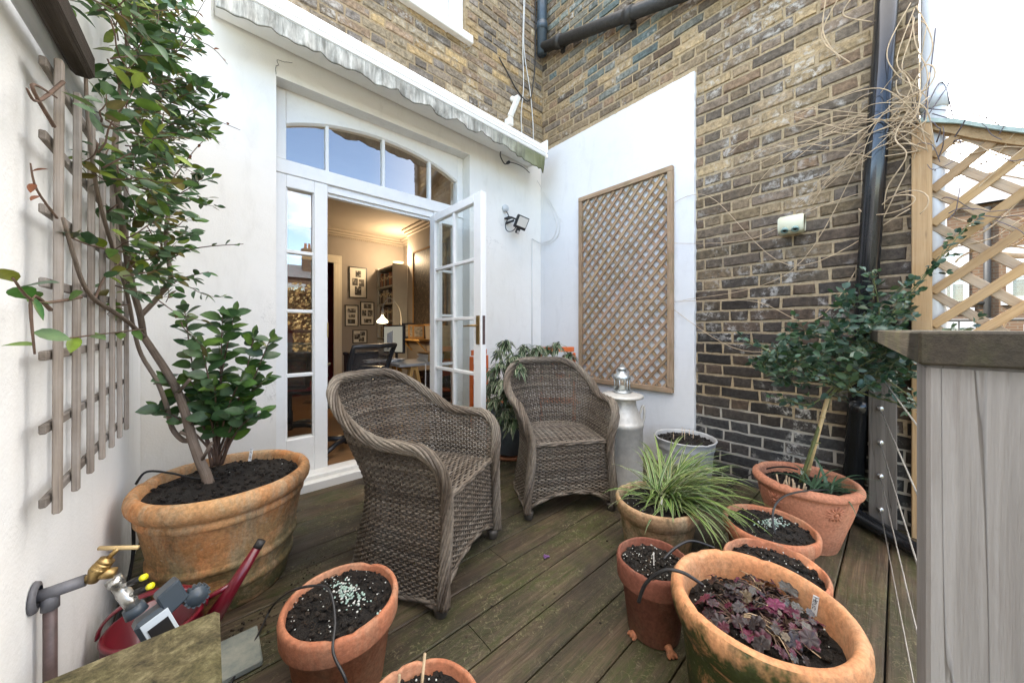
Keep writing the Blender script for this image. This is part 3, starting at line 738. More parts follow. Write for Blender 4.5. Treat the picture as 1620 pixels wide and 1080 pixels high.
for y0,y1,z0,z1 in((2.60,2.625,1.09,2.27),(1.6,1.625,1.09,2.27),(1.625,2.60,1.09,1.115),(1.625,2.60,2.245,2.27)):m.box(X-.03,X-.001,y0,y1,z0,z1,0,b=.003)
m.build('frame',[M['wframe']],t)
m=MB();m.box(X-.02,X-.002,1.625,2.60,1.115,2.245);m.build('canvas',[M['art']],t)
# bookcase in the alcove, open side to the left
bc=thing('bookcase','tall grey painted bookcase in the corner alcove','bookcase',(-.34,3.2,0))
m=MB();bx0,bx1,by0,by1=-.47,-.225,2.855,3.56
m.box(bx0,bx1,by0,by0+.025,0,2.105,0,b=.002);m.build('side_panel',[M['shelf']],bc)
m=MB();m.box(bx0,bx1,by1-.025,by1,0,2.105,0,b=.002);m.build('side_panel',[M['shelf']],bc)
m=MB();m.box(bx1-.012,bx1,by0+.025,by1-.025,0,2.08);m.build('back_panel',[M['shelf']],bc)
shz=[.40,.62,.90,1.185,1.475,1.76,2.08]
for z in shz:
    m=MB();m.box(bx0,bx1-.012,by0+.025,by1-.025,z-.022,z,0,b=.002);m.build('shelf',[M['shelf']],bc)
bk=[(.05,.03,.025),(.16,.045,.03),(.30,.26,.20),(.07,.08,.07),(.22,.17,.10),(.42,.38,.31),(.10,.06,.04),(.03,.03,.035),(.33,.10,.03),(.13,.14,.13),(.25,.23,.21)]
bn=['dark brown','red','cream','grey green','tan','pale','brown','black','orange','grey','light grey']
for si,(z,nm) in enumerate(((.90,'fourth'),(1.185,'third'),(1.475,'second'),(1.76,'top'))):
    y=by0+.03;q=0
    while y<by1-.07 and q<18:
        th=U(.018,.046);h=U(.17,.235);k=RND.randrange(len(bk));lean=U(-.01,.02) if RND.random()<.3 else 0
        m=MB();dp=U(.13,.17)
        m.obox(V((bx0+.02+dp/2,y+th/2,z+.001+h/2)),V((1,0,0)),V((0,1,lean*3)).normalized(),V((0,-lean*3,1)).normalized(),dp/2,th/2-.001,h/2,0,bk[k],.002)
        m.box(bx0+.0185,bx0+.0195,y+.002,y+th-.002,z+h*.62,z+h*.75,0,(.5,.42,.25))
        o=m.build('book',[M['book']]);tag(o,bn[k]+' book standing on the '+nm+' shelf of the bookcase','book','books in the bookcase')
        y+=th+.001+(.012 if RND.random()<.08 else 0);q+=1
t=thing('uplighter','lit warm uplighter bowl on top of the bookcase','lamp',(-.33,2.95,2.106))
m=MB();m.lathe([(.03,2.106),(.05,2.112),(.02,2.12)],20,0,c=(-.33,2.98,0));m.build('base',[M['shelf']],t)
m=MB();m.lathe([(.02,2.12),(.075,2.135),(.09,2.155),(.08,2.155),(.02,2.13)],24,0,c=(-.33,2.98,0));m.build('lamp_shade',[M['uplight']],t)
def point(name,loc,e,col,rad=.04):
    l=bpy.data.lights.new(name,'POINT');l.energy=e;l.color=col;l.shadow_soft_size=rad
    o=bpy.data.objects.new(name,l);o.location=loc;COL.objects.link(o);return o
point('uplighter_light',(-.33,2.98,2.24),8.5,(1.0,.74,.46),.05)
# desk lamp hanging in front of the bookcase
t=thing('desk_lamp','lit white bell shade desk lamp over the desk','lamp',(-.93,2.06,.70))
lp=P(605,505,4.6)
m=MB();m.lathe([(.012,.06),(.016,.05),(.024,.028),(.06,-.006),(.074,-.028),(.07,-.045),(.04,-.056),(.0,-.06)],24,0,c=lp);m.build('lamp_shade',[M['bulb']],t)
m=MB();m.lathe([(.012,.07),(.022,.075),(.02,.14),(.006,.16)],14,0,c=lp);m.tube(smooth_path([lp+V((0,0,.16)),lp+V((.12,.05,.30)),lp+V((.30,.1,.1)),lp+V((.28,.1,-.42))],6),.007,8,0);m.build('arm',[M['shelf']],t)
point('desk_lamp_light',lp-V((0,0,.12)),3,(1.0,.72,.40),.06)
# desk on trestles
t=thing('desk','grey topped desk on pale timber trestles','desk',(-.9,.9,0))
m=MB();m.box(-1.33,-.26,.60,1.12,.672,.70,0,b=.003);m.build('desk_top',[M['desk']],t)
def trestle(x):
    m=MB()
    for y in(.64,1.05):
        m.stick((x-.02,y,.66),(x-.16,y,0),.045,.03);m.stick((x+.02,y,.66),(x+.16,y,0),.045,.03)
    m.box(x-.035,x+.035,.62,1.08,.635,.670,0,b=.003);m.stick((x-.11,.64,.30),(x-.11,1.05,.30),.04,.022);m.stick((x+.11,.64,.30),(x+.11,1.05,.30),.04,.022)
    m.stick((x-.13,.64,.22),(x+.13,.64,.22),.04,.022)
    m.build('trestle',[M['trestle']],t)
trestle(-1.17);trestle(-.45)
t=thing('monitor','flat computer monitor on the desk with a pale lit screen','monitor',(-1.1,1.0,.70))
a=P(611,533,3.75);b_=P(637,533,3.6)
cx=(a+b_)/2;ax=(b_-a).normalized();ay=V((0,0,1)).cross(ax).normalized();cx.z=.93
m=MB();m.obox(cx,ax,ay,V((0,0,1)),.165,.014,.15,0,(1,1,1),.004);m.build('case',[M['chairframe']],t)
m=MB();m.obox(cx-ay*.0155,ax,ay,V((0,0,1)),.15,.001,.135);m.build('screen',[M['monitor']],t)
m=MB();m.obox(cx-ay*.0175+ax*-.05+V((0,0,-.01)),(ax+V((0,0,.35))).normalized(),ay,V((0,0,1)),.05,.0006,.085);sc=m.build('window_image',[M['paper']],t)
m=MB();m.tube([cx+ay*.03-V((0,0,.05)),V((cx.x+ay.x*.03,cx.y+ay.y*.03,.702))],.016,8);m.lathe([(.09,.701),(.09,.708),(.02,.714)],20,c=(cx.x+ay.x*.03,cx.y+ay.y*.03,0));m.build('stand',[M['chairframe']],t)
# papers, file boxes, shelf, small frames
for i,(px,py,d,w,h,lab) in enumerate(((590,577,3.75,.22,.02,'flat sheaf of papers on the desk edge'),(575,580,3.85,.2,.03,'loose papers beside the dark chair'),(622,574,3.62,.2,.012,'thin white papers under the monitor'))):
    q=P(px,py,d);m=MB()
    for k in range(6):m.obox(V((min(q.x,-.42)+U(-.03,.03),max(.72,min(1.02,q.y+U(-.02,.02))),.702+k*.0042)),V((cos(k*.5),sin(k*.5),0)),V((-sin(k*.5),cos(k*.5),0)),V((0,0,1)),.10,.07,.0018)
    tag(m.build('paper_stack',[M['paper']]),lab,'papers')
def filebox(z,lab):
    t=thing('file_box',lab,'storage box',(-.85,.78,z),0,'dark file boxes under the desk')
    m=MB();m.box(-1.03,-.72,.62,.86,z,z+.118,0,b=.004);m.build('box_body',[M['box']],t)
    m=MB();m.tube([(-1.0305,.72,z+.07),(-1.04,.74,z+.055),(-1.0305,.76,z+.07)],.004,6);m.lathe([(.0,0),(.018,0),(.018,.004),(0,.005)],14,c=(-.87,.6195,z+.06),axis=(0,-1,0));m.build('handle',[M['brass']],t)
for z,l in((.235,'bottom dark file box in the stack beneath the desk'),(.356,'middle dark file box in the stack beneath the desk'),(.477,'topmost dark file box in the stack beneath the desk')):filebox(z,l)
m=MB();m.box(-1.08,-.68,.58,.90,.205,.233,0,b=.003)
for xx in(-1.05,-.71):
    for yy in(.61,.87):m.box(xx-.015,xx+.015,yy-.015,yy+.015,0,.204)
tag(m.build('box_stand',[M['trestle']]),'low pale timber stand carrying the dark file boxes','stand')
m=MB();m.box(-.42,-.218,2.05,2.86,.865,.89,0,b=.002)
for yy in(2.2,2.7):m.stick((-.222,yy,.70),(-.38,yy,.862),.025,.012)
tag(m.build('wall_shelf',[M['trestle']]),'pale timber wall shelf on the chimney breast','shelf')
for i,(yy,h) in enumerate(((2.74,.24),(2.58,.24),(2.43,.22),(2.28,.21))):
    t=thing('photo_frame',['grey photo frame leaning at the far end of the shelf','dark wooden photo frame leaning second on the shelf','pale wooden photo frame leaning third on the shelf','wooden photo frame at the near end of the shelf'][i],'photo frame',(-.3,yy,.891),0,'photo frames on the wall shelf')
    nx=V((-.35,-.94,0)).normalized();ax=V((-nx.y,nx.x,0));up=(V((0,0,1))-nx*.22).normalized();nn=ax.cross(up)
    c=V((-.315,yy,.893+h/2));m=MB();m.obox(c,ax,nn,up,.085,.008,h/2,0,(1,1,1),.003);m.build('frame',[M['bframe'] if i in(0,1) else M['wframe']],t)
    m=MB();m.obox(c-nn*.0092,ax,nn,up,.06,.0008,h/2-.028,0,(.30,.27,.22));m.obox(c+nn*.0092,ax,nn,up,.06,.0008,h/2-.028,0,(.30,.27,.22));m.build('photograph',[M['photo']],t)
for i,(z,w,c) in enumerate(((.7025,.13,'paper'),(.725,.12,'cushionp'),(.748,.125,'paper'),(.771,.12,'wood'))):
    m=MB();qq=P(660,560,3.45)
    for k in range(5):m.box(-.86-w+U(-.01,.01),-.86+w+U(-.01,.01),.70+U(-.01,.01),.93,z+k*.0044,z+k*.0044+.004,0)
    tag(m.build('paper_pile',[M['paper'] if c!='wood' else M['wframe']]),['lowest pile of papers at the desk end','second pile of papers up at the desk end','third pile of papers up at the desk end','timber letter tray on top of the paper piles'][i],'papers',None)
for i,xx in enumerate((-.985,-.80)):
    m=MB();m.box(xx,xx+.12,.66,.69,.703,.79,0,b=.003);m.lathe([(0,0),(.014,0),(.016,.003),(0,.004)],12,1,c=(xx+.06,.6595,.745),axis=(0,-1,0))
    tag(m.build('card_drawer',[M['trestle'],M['brass']]),['small timber card drawer nearer the monitor','small timber card drawer nearer the chimney breast'][i],'drawer box')
m=MB();m.tube(smooth_path([(-1.06,.60,.69),(-1.07,.585,.5),(-1.085,.58,.3),(-1.12,.57,.12),(-1.15,.6,.01)],6),.006,8);tag(m.build('desk_cable',[M['cable']]),'white cable hanging down beside the file boxes','cable')
# office chairs
def office_chair(loc,rz,lab,kil=False):
    t=thing('office_chair',lab,'office chair',loc,rz)
    W=t.matrix_basis
    def B(m,n,mt):
        m2=m;o=m2.build(n,mt);o.parent=t;return o
    m=MB()
    m.lathe([(.03,.06),(.03,.24),(.022,.25),(.022,.42)],14)
    for k in range(5):
        a=k*2*pi/5+.3;m.tube([(0,0,.10),(cos(a)*.15,sin(a)*.15,.105),(cos(a)*.30,sin(a)*.30,.075)],[.028,.022,.016],8)
        m.lathe([(0,-.012),(.027,-.012),(.027,.012),(0,.012)],12,c=(cos(a)*.30,sin(a)*.30,.03),axis=(-sin(a),cos(a),0))
    B(m,'base',[M['chairframe']])
    m=MB();m.grid(lambda u,v:((u-.5)*.5,(v-.5)*.46,.455-.03*(1-((u-.5)*2)**2)-(.03 if v<.1 else 0)),10,10);m.tube([((.25*cos(k*pi/12)),(.23*sin(k*pi/12)),.452) for k in range(25)],.016,8)
    if kil: m.box(-.24,.24,-.22,.22,.455,.50,1,(.20,.02,.03),.02)
    B(m,'seat',[M['mesh'],M['cushion']])
    def bk(u,v):return ((u-.5)*(.44-.07*(1-v)),.235+.10*v*v+.05*cos((u-.5)*3)-.02,.50+.40*v)
    m=MB();m.grid(bk,12,12);B(m,'backrest_mesh',[M['mesh']])
    m=MB();ring=[bk(0,v/8) for v in range(8)]+[(x,y,z) for (x,y,z) in [bk(u/8,1) for u in range(9)]]+[bk(1,1-v/8) for v in range(1,9)]
    ring=[V(p) for p in ring];ring.append(ring[0]);m.tube(ring,.02,8);m.tube([(0,.28,.62),(0,.25,.48),(0,.05,.42)],.022,8);B(m,'back_frame',[M['chairframe']])
    for s in(-1,1):
        m=MB();m.tube(smooth_path([(s*.12,.1,.42),(s*.29,.08,.45),(s*.30,.05,.62),(s*.30,-.12,.66)],5),.016,8);m.box(s*.30-.04,s*.30+.04,-.16,.1,.66,.69,0,b=.01);B(m,'armrest',[M['chairframe']])
    if kil:
        m=MB()
        m.grid(lambda u,v:((u-.5)*.50,.20-.03*sin(v*pi)+.10*v*v,.52+.40*v),14,14,0,smooth=True,colfn=lambda u,v:RND.choice([(.25,.02,.03),(.14,.01,.02),(.30,.16,.06),(.03,.03,.05),(.35,.08,.04)]))
        B(m,'kilim',[M['cushion']])
    return t
office_chair((-1.79,.60,0),radians(205),'black mesh office chair just inside the open doorway')
office_chair((-2.10,1.38,0),radians(160),'black swivel chair with a red kilim seen through the sidelight',True)
t=thing('dark_chair','low dark leather chair behind the desk','chair',(-1.25,1.75,0))
m=MB();m.box(-1.46,-1.04,1.55,1.95,.36,.46,0,b=.03);m.build('seat',[M['darkred']],t)
m=MB();m.grid(lambda u,v:(-1.46+.42*u,1.93+.05*sin(u*pi),.46+.28*v),8,4);m.tube([(-1.46+.42*k/8,1.93+.05*sin(k/8*pi),.74) for k in range(9)],.02,8);m.build('backrest',[M['box']],t)
for x in(-1.43,-1.07):
    for y in(1.58,1.92):
        m=MB();m.tube([(x,y,0),(x,y,.36)],.017,8);m.build('leg',[M['chairframe']],t)
t=thing('sofa','dark red sofa at the left of the room','sofa',(-2.5,2.4,0))
m=MB();m.box(-2.95,-2.1,2.0,3.3,.12,.45,0,(.16,.015,.03),.04);m.build('seat',[M['cushion']],t)
m=MB();m.box(-2.95,-2.72,2.0,3.3,.45,.85,0,(.12,.012,.025),.05);m.build('backrest',[M['cushion']],t)
# ---------------------------------------------------------------- things fixed to the walls
aw=thing('awning','white awning box with a stained scalloped canvas valance above the doors','awning',(-1.4,-.1,2.8))
def zb(x):return 2.775-.069*(x+2.5)/2.27
AXL,AXR=-2.66,-.235
m=MB()
pf=[(-.015,.0),(-.258,-.010),(-.278,.002),(-.281,.016),(-.270,.020),(-.272,.032),(-.279,.037),(-.276,.052),(-.265,.056),(-.266,.068),(-.270,.073),(-.264,.096),(-.246,.122),(-.205,.148),(-.12,.158),(-.015,.160)]
NX=30;vs=[];fs=[]
for i in range(NX+1):
    x=AXL+(AXR-AXL)*i/NX;vs+=[(x,y,zb(x)+z) for y,z in pf]
k=len(pf)
for i in range(NX):
    for q in range(k):fs.append((i*k+q,(i+1)*k+q,(i+1)*k+(q+1)%k,i*k+(q+1)%k))
fs.append(tuple(range(k)));fs.append(tuple(NX*k+q for q in range(k))[::-1])
m.add(vs,fs,0);m.build('cassette',[M['white']],aw)
m=MB();m.box(AXR,AXR+.018,-.284,-.01,zb(AXR)-.010,zb(AXR)+.164,0,b=.006);m.box(AXL-.018,AXL,-.284,-.01,zb(AXL)-.010,zb(AXL)+.164,0,b=.006)
m.tube([(AXR+.006,-.2845,zb(AXR)+.03),(AXR+.006,-.289,zb(AXR)+.03)],.004,6,1)
m.build('end_cap',[M['white'],M['iron']],aw)
m=MB();W=200;H=10;vs=[];fs=[];cs=[]
for i in range(W+1):
    s=i/W;x=AXL+.005+(AXR-AXL-.02)*s
    sc=abs(sin(pi*(x+2.66)/.236))**.75
    dep=.088-.030*s+.034*sc+.075*max(0,(s-.72)/.28)**1.3+MN.noise(V((x*3,0,0)))*.012
    if s<.06:dep+=.03*(1-s/.06)
    for j in range(H+1):
        v=j/H
        y=-.268+.012*sin(x*23+1.3*v)*v+.016*MN.noise(V((x*5,v*1.5,2)))*v+.006*sin(x*70)*v
        vs.append((x,y,zb(x)-.004-dep*v))
        cs.append((.32,.32,.26) if j==H else (1,1,1))
for i in range(W):
    for j in range(H):fs.append((i*(H+1)+j,(i+1)*(H+1)+j,(i+1)*(H+1)+j+1,i*(H+1)+j+1))
m.add(vs,fs,0,cs,True)
va=m.build('valance',[M['valance']] if 'valance' in M else [m_valance()],aw)
sm=va.modifiers.new('thick','SOLIDIFY');sm.thickness=.0025
m=MB();m.tube(smooth_path([(-.50,-.03,2.66),(-.56,-.035,2.62),(-.62,-.04,2.68),(-.60,-.04,2.74),(-.545,-.03,2.80)],5),.005,6,0)
m.lathe([(0,0),(.014,.0),(.014,.03),(0,.034)],12,c=(-.50,-.002,2.66),axis=(0,-1,0));m.tube(smooth_path([(-.50,-.03,2.66),(-.42,-.04,2.665),(-.33,-.05,2.655),(-.25,-.06,2.62)],4),.004,6,0)
tag(m.build('cable_loop',[M['black']]),'looped black cable poking out under the awning end','cable')

# weathered lattice panel on the whitewashed patch
lt=thing('diagonal_trellis','brown diagonal lattice panel framed on the white patch','trellis',(-.05,-.96,.55))
yl,yr,zl,zh=-.525,-1.405,.55,2.278;X0=-.029
def fr_(y0,z0,y1,z1,w=.04,t=.034):
    m=MB();m.stick((X0-t/2-.001,y0,z0),(X0-t/2-.001,y1,z1),w,t,up=V((1,0,0)),b=.003,col=tuple([U(.85,1.15)]*3));m.build('frame_bar',[M['lattice']],lt)
fr_(yl-.02,zl+.041,yl-.02,zh-.041,.036);fr_(yr+.02,zl+.041,yr+.02,zh-.041,.042);fr_(yl,zh-.02,yr,zh-.02);fr_(yl,zl+.02,yr,zl+.02)
ya,yb,za,zb_=yr+.04,yl-.036,zl+.04,zh-.04
for layer,xx in((0,X0-.008),(1,X0-.0165)):
    m=MB();sp=.086;c=-2.0
    while c<3.2:
        # line: z = s*(y-ya)*k + c
        sg=-1 if layer==1 else 1;kk=1.12
        P_=[]
        for y in(ya,yb):
            z=sg*kk*(y-ya)+c+za
            if za<=z<=zb_:P_.append((y,z))
        for z in(za,zb_):
            y=ya+(z-za-c)/(sg*kk)
            if ya<y<yb:P_.append((y,z))
        if len(P_)>=2:
            P_.sort();a,b_=P_[0],P_[-1]
            if abs(a[0]-b_[0])>.02:
                g=U(.75,1.2);m.stick((xx,a[0],a[1]),(xx+U(-.001,.001),b_[0],b_[1]),U(.0205,.025),.0075,up=V((1,0,0)),col=(g,g*U(.95,1.03),g*U(.88,1.05)))
        c+=sp*1.5*U(.97,1.03)*.75
    m.build('lattice_slats',[M['lattice']],lt)

# grey square trellis on the garden wall
tr=thing('wall_trellis','grey square wooden trellis fixed along the white garden wall','trellis',(-2.92,-1.1,.68))
for k in range(7):
    y=-1.463+.1213*k;m=MB();m.stick((-2.898,y,.682),(-2.898+U(-.003,.003),y+U(-.003,.003),1.552),.016,.011,up=V((1,0,0)),b=.002,col=tuple([U(.85,1.15)]*3));m.build('upright',[M['trellis']],tr)
for k in range(7):
    z=.712+.1365*k;m=MB();m.stick((-2.910,-1.487,z),(-2.910,-.715,z+U(-.004,.004)),.018,.010,up=V((1,0,0)),b=.002,col=tuple([U(.5,.7)]*3));m.build('rail',[M['trellis']],tr)  # darker rail tint paints their shaded side into the wood colour
    
m=MB();m.stick((-2.884,-2.35,1.577),(-2.884,-1.36,1.606),.034,.055,b=.008,col=(1,1,1))
tag(m.build('timber_beam',[M['beam']]),'dark weathered beam along the top of the garden wall trellis','beam')
m=MB();m.tube([(-2.915,-2.3,1.585),(-2.915,-1.75,1.592),(-2.915,-1.05,1.605)],.017,12)
tag(m.build('conduit_pipe',[M['greypipe']]),'thin grey conduit running beside the dark beam','pipe')

# pipes
wp=thing('waste_pipe','black cast iron waste pipe sloping across the upper brick wall','pipe',(-.08,-.1,3.97))
m=MB();m.tube([(-.085,-.10,3.955),(-.085,-1.0,3.655),(-.085,-2.4,3.18)],.05,16);m.build('sloping_pipe',[M['iron']],wp)
m=MB();m.tube([(-.085,-.075,3.90),(-.085,-.075,4.9)],.05,16);m.tube([(-.085,-.075,4.14),(-.085,-.075,4.22)],.058,16);m.build('stack_pipe',[M['bluepipe']],wp)
for s in(.09,.42,.8):
    a=V((-.085,-.10,3.955)).lerp(V((-.085,-2.4,3.18)),s);dv=V((0,-2.3,-.775)).normalized()
    m=MB();m.tube([a-dv*.035,a+dv*.035],.062,16);m.box(-.04,-.002,a.y-.02,a.y+.02,a.z-.075,a.z-.03);m.build('pipe_collar',[M['iron']],wp)
dp=thing('downpipe','glossy black downpipe leaning on the brick wall behind the rose','pipe',(-.075,-2.38,0))
m=MB();A,B=V((-.072,-2.368,.10)),V((-.072,-2.565,4.1));m.tube([A,A.lerp(B,.5),B],.043,24);m.build('pipe_length',[M['pipe']],dp)
for s in(.13,.86):
    a=A.lerp(B,s);dv=(B-A).normalized();m=MB();m.tube([a-dv*.035,a+dv*.035],.047,24);m.build('pipe_collar',[M['pipe']],dp)
m=MB();m.tube(smooth_path([(-.072,-2.366,.14),(-.078,-2.37,.075),(-.11,-2.395,.05),(-.20,-2.49,.045),(-.36,-2.655,.04)],6),.036,18);m.build('pipe_shoe',[M['pipe']],dp)
gp=thing('grey_downpipe','pale grey plastic downpipe at the end of the brick wall','pipe',(.03,-2.65,-1.6))
m=MB();m.tube([(.032,-2.652,-1.6),(.032,-2.652,4.9)],.042,20);m.build('pipe_length',[M['greypipe']],gp)
m=MB();m.tube([(.032,-2.652,2.13),(.032,-2.652,2.24)],.049,20);m.build('pipe_collar',[M['greypipe']],gp)

# floodlight
fl=thing('floodlight','black floodlight with motion sensor on the white wall','floodlight',(-.47,-.05,2.05))
m=MB();c=V((-.435,-.135,2.06));n_=V((-.22,-.86,-.42)).normalized();ax=V((0,0,1)).cross(n_).normalized();up=n_.cross(ax)
ax2=(ax*.97+up*-.2).normalized();up2=n_.cross(ax2)
m.obox(c,ax2,up2,n_,.062,.062,.020,0,(1,1,1),.006)
for k in range(6):m.obox(c-n_*.028+ax2*(-.05+.02*k),ax2,up2,n_,.002,.05,.009)
m.build('housing',[M['black']],fl)
m=MB();m.obox(c+n_*.0205+up2*.008,ax2,up2,n_,.051,.044,.001);m.build('lens',[M['led']],fl)
m=MB();s=c-up2*.085-n_*.01;m.obox(s,ax2,up2,n_,.018,.024,.018,0,(1,1,1),.006);m.obox(s+n_*.019-up2*.006,ax2,up2,n_,.013,.012,.001,1);m.stick(c-up2*.06-n_*.015,s+up2*.02,.014,.014);m.build('sensor',[M['black'],M['screen']],fl)
m=MB();m.stick((-.515,-.004,2.11),(-.515,-.075,2.11),.05,.012);m.tube([(-.515,-.075,2.11),c-n_*.03+up2*.01],.009,8);m.tube([(-.53,-.01,2.06),(-.47,-.07,2.09)],.012,8);m.build('bracket',[M['black']],fl)
m=MB();m.lathe([(.0,0),(.034,0),(.036,.018),(.03,.03),(0,.031)],20,c=(-.535,-.001,2.205),axis=(0,-1,0));m.build('junction_box',[M['greypipe']],fl)
m=MB();m.tube(smooth_path([(-.535,-.03,2.17),(-.525,-.05,2.12),(-.565,-.05,2.03),(-.55,-.06,1.975),(-.50,-.08,1.98),(-.46,-.10,2.03)],5),.0045,6);m.build('lead',[M['black']],fl)
# white cables and conduits
m=MB();m.tube([(-.164,-.008,1.978),(-.164,-.008,.55)],.0045,6);tag(m.build('cable_run',[M['cable']]),'thin white cable clipped straight down the wall by the corner','cable')
m=MB();m.box(-.022,-.002,-.024,-.004,.3,2.6,0,b=.003);tag(m.build('corner_conduit',[M['whiteold']]),'white conduit strip running up the corner of the two walls','conduit')
for r_,lab in((0,'outer loop of white cable hanging against the white patch'),(.028,'inner loop of white cable hanging against the white patch')):
    m=MB();m.tube(smooth_path([(-.10,-.02,2.60),(-.045,-.05,2.50),(-.032,-.17+r_,2.32),(-.032,-.265+r_*1.5,2.13),(-.032,-.25+r_*1.3,1.99+r_),(-.036,-.15,1.93+r_),(-.06,-.04,1.935+r_*.5),(-.12,-.012,1.965),(-.164,-.01,1.978)],6),.0032,6)
    tag(m.build('cable_loop',[M['cable']]),lab,'cable')
for x0,x1,lab in((-.30,-.335,'white aerial cable hanging down the yellow brick nearer the window'),(-.285,-.17,'white aerial cable hanging down the yellow brick nearer the corner')):
    m=MB();m.tube(smooth_path([(x0,-.02,4.9),(x0+.005,-.02,4.4),(x0-.01,-.022,3.9),((x0+x1)/2+.02,-.02,3.5),(x1,-.025,3.2),(x1+.01,-.025,2.99)],8),.005,6)
    tag(m.build('aerial_cable',[M['cable']]),lab,'cable')
m=MB();m.tube(smooth_path([(-.62,-.02,3.62),(-.52,-.022,3.53),(-.40,-.022,3.42),(-.27,-.025,3.36),(-.20,-.025,3.42),(-.16,-.02,3.6),(-.13,-.02,3.9),(-.13,-.02,4.9)],8),.006,6)
tag(m.build('drooping_cable',[M['black']]),'drooping black cable across the brick above the awning','cable')
wb=thing('security_sensor','small white tilted sensor lamp fixed to brick above the awning','sensor',(-.5,-.04,3.1))
m=MB();m.obox(V((-.515,-.045,3.03)),V((1,0,0)),V((0,1,0)),V((0,0,1)),.028,.04,.04,0,(1,1,1),.008);m.build('base',[M['whiteold']],wb)
m=MB();q=V((.28,-.25,.92)).normalized();ax=V((1,0,-.3)).normalized();m.obox(V((-.47,-.07,3.19)),ax,q.cross(ax),q,.026,.022,.11,0,(1,1,1),.01);m.build('head',[M['whiteold']],wb)
m=MB();m.lathe([(0,0),(.03,0),(.03,.02),(0,.03)],14,c=(-.44,-.005,3.30),axis=(0,-1,0));m.box(-.46,-.42,-.07,-.02,3.27,3.30);m.build('bracket',[M['whiteold']],wb)
# cream outdoor socket box
jb=thing('outdoor_socket','cream weatherproof socket box on the dark brick wall','socket',(-.05,-2.11,1.67))
m=MB();y0,y1,z0,z1=-2.172,-2.05,1.60,1.725
vs=[];K=14
for y,sx in((y0,.86),(y0+.01,1),(y1-.01,1),(y1,.86)):
    for k in range(K):
        t=2*pi*k/K;rx=.045*sx;rz=.055*sx
        cx_=abs(cos(t))**.6*(1 if cos(t)>0 else -1);sz_=abs(sin(t))**.6*(1 if sin(t)>0 else -1)
        vs.append((-.058+cx_*rx,y,(z0+z1)/2+sz_*rz))
fs=[(i*K+k,i*K+(k+1)%K,(i+1)*K+(k+1)%K,(i+1)*K+k) for i in range(3) for k in range(K)]+[tuple(range(K)),tuple(3*K+k for k in range(K))[::-1]]
m.add(vs,fs,0,(1,1,1),True);m.build('body',[M['cream']],jb)
for yy in(-2.085,-2.135):
    m=MB();m.lathe([(.0,-.002),(.016,-.002),(.019,.016),(.013,.018),(.012,.008),(0,.008)],16,0,c=(-.098,yy,1.632),axis=(-.6,0,-.8));m.lathe([(0,.009),(.009,.009),(.007,.014),(0,.015)],10,1,c=(-.098,yy,1.632),axis=(-.6,0,-.8));m.build('socket_outlet',[M['socket'],M['black']],jb)

# ---------------------------------------------------------------- balustrade
bl=thing('balustrade','grey timber post and dark handrail with steel wire cables at the deck edge','balustrade',(-1,-2.55,0))
pa=V((-1.955,-2.558,0));pb=V((-.11,-2.440,0));dr=(pb-pa).normalized();nr=V((dr.y,-dr.x,0))
m=MB();c=pa+dr*.055+nr*.055+V((0,0,.493));m.obox(c,dr,nr,V((0,0,1)),.05,.053,.493,0,(1.12,1.12,1.14),.004,(3,1,2));m.build('post',[M['post']],bl)
m=MB();m.obox(V((-.058,-2.482,.47)),V((1,0,0)),V((0,1,0)),V((0,0,1)),.052,.050,.47,0,(.55,.50,.45),.004,(7,2,5));m.build('post',[M['post']],bl)
m=MB();l=(pb-pa).length;m.obox(pa+dr*(l/2-.005)+nr*.066+V((0,0,1.009)),dr,nr,V((0,0,1)),l/2+.002,.072,.0225,0,(1,1,1),.003);m.build('handrail',[M['rail']],bl)
for z in(.115,.285,.457,.63,.80):
    m=MB();a=pa+dr*.105+nr*.05+V((0,0,z));b_=V((-.118,-2.475,z))
    m.tube([a,a.lerp(b_,.3)-V((0,0,.004)),a.lerp(b_,.7)-V((0,0,.004)),b_],.0019,6);m.build('wire_cable',[M['wire']],bl)
    m=MB();q=[b_+V((.0+.013*cos(k*pi/6)-.004,0,.013*sin(k*pi/6))) for k in range(13)];m.tube(q,.0035,6);m.tube([b_+V((.006,0,0)),b_+V((.03,0,0))],.004,8);m.lathe([(.0,0),(.013,0),(.012,.004),(0,.005)],12,c=(-.1105,-2.475,z),axis=(-1,0,0));m.build('eye_bolt',[M['chrome']],bl)

# ---------------------------------------------------------------- diagonal lattice screen beyond the wall
ls=thing('lattice_screen','open diagonal timber lattice screen with a curved felted top','trellis',(0,-2.62,0))
m=MB();m.obox(V((-.032,-2.612,.985)),V((1,0,0)),V((0,1,0)),V((0,0,1)),.03,.033,1.06,0,(1.02,1,1),.003,(1,4,2));m.build('post',[M['pine']],ls)
S0=V((-.012,-2.645,0));sd=V((.02,-1,0)).normalized();sn=V((sd.y,-sd.x,0));LS=1.75
def stop(s):return 2.045-.62*(1-math.exp(-s*1.25))-.05*s
for layer in(0,1):
    m=MB();c=-2.6
    while c<4.6:
        sg=-1 if layer==0 else 1;pts=[]
        for k in range(201):
            s=LS*k/200;z=sg*s*.98+c
            if .05<z<stop(s)-.005:pts.append((s,z))
        if len(pts)>4:
            a,b_=pts[0],pts[-1];off=sn*(-.006 if layer==0 else .008);g=U(.8,1.2)
            m.stick(S0+sd*a[0]+off+V((0,0,a[1])),S0+sd*b_[0]+off+V((0,0,b_[1])),.038,.013,up=sn,col=(g,g*.98,g*U(.88,1)),b=.002)
        c+=.166
    m.build('lattice_slats',[M['pinegrey'] if layer==0 else M['pine']],ls)
m=MB();vs=[];K=16
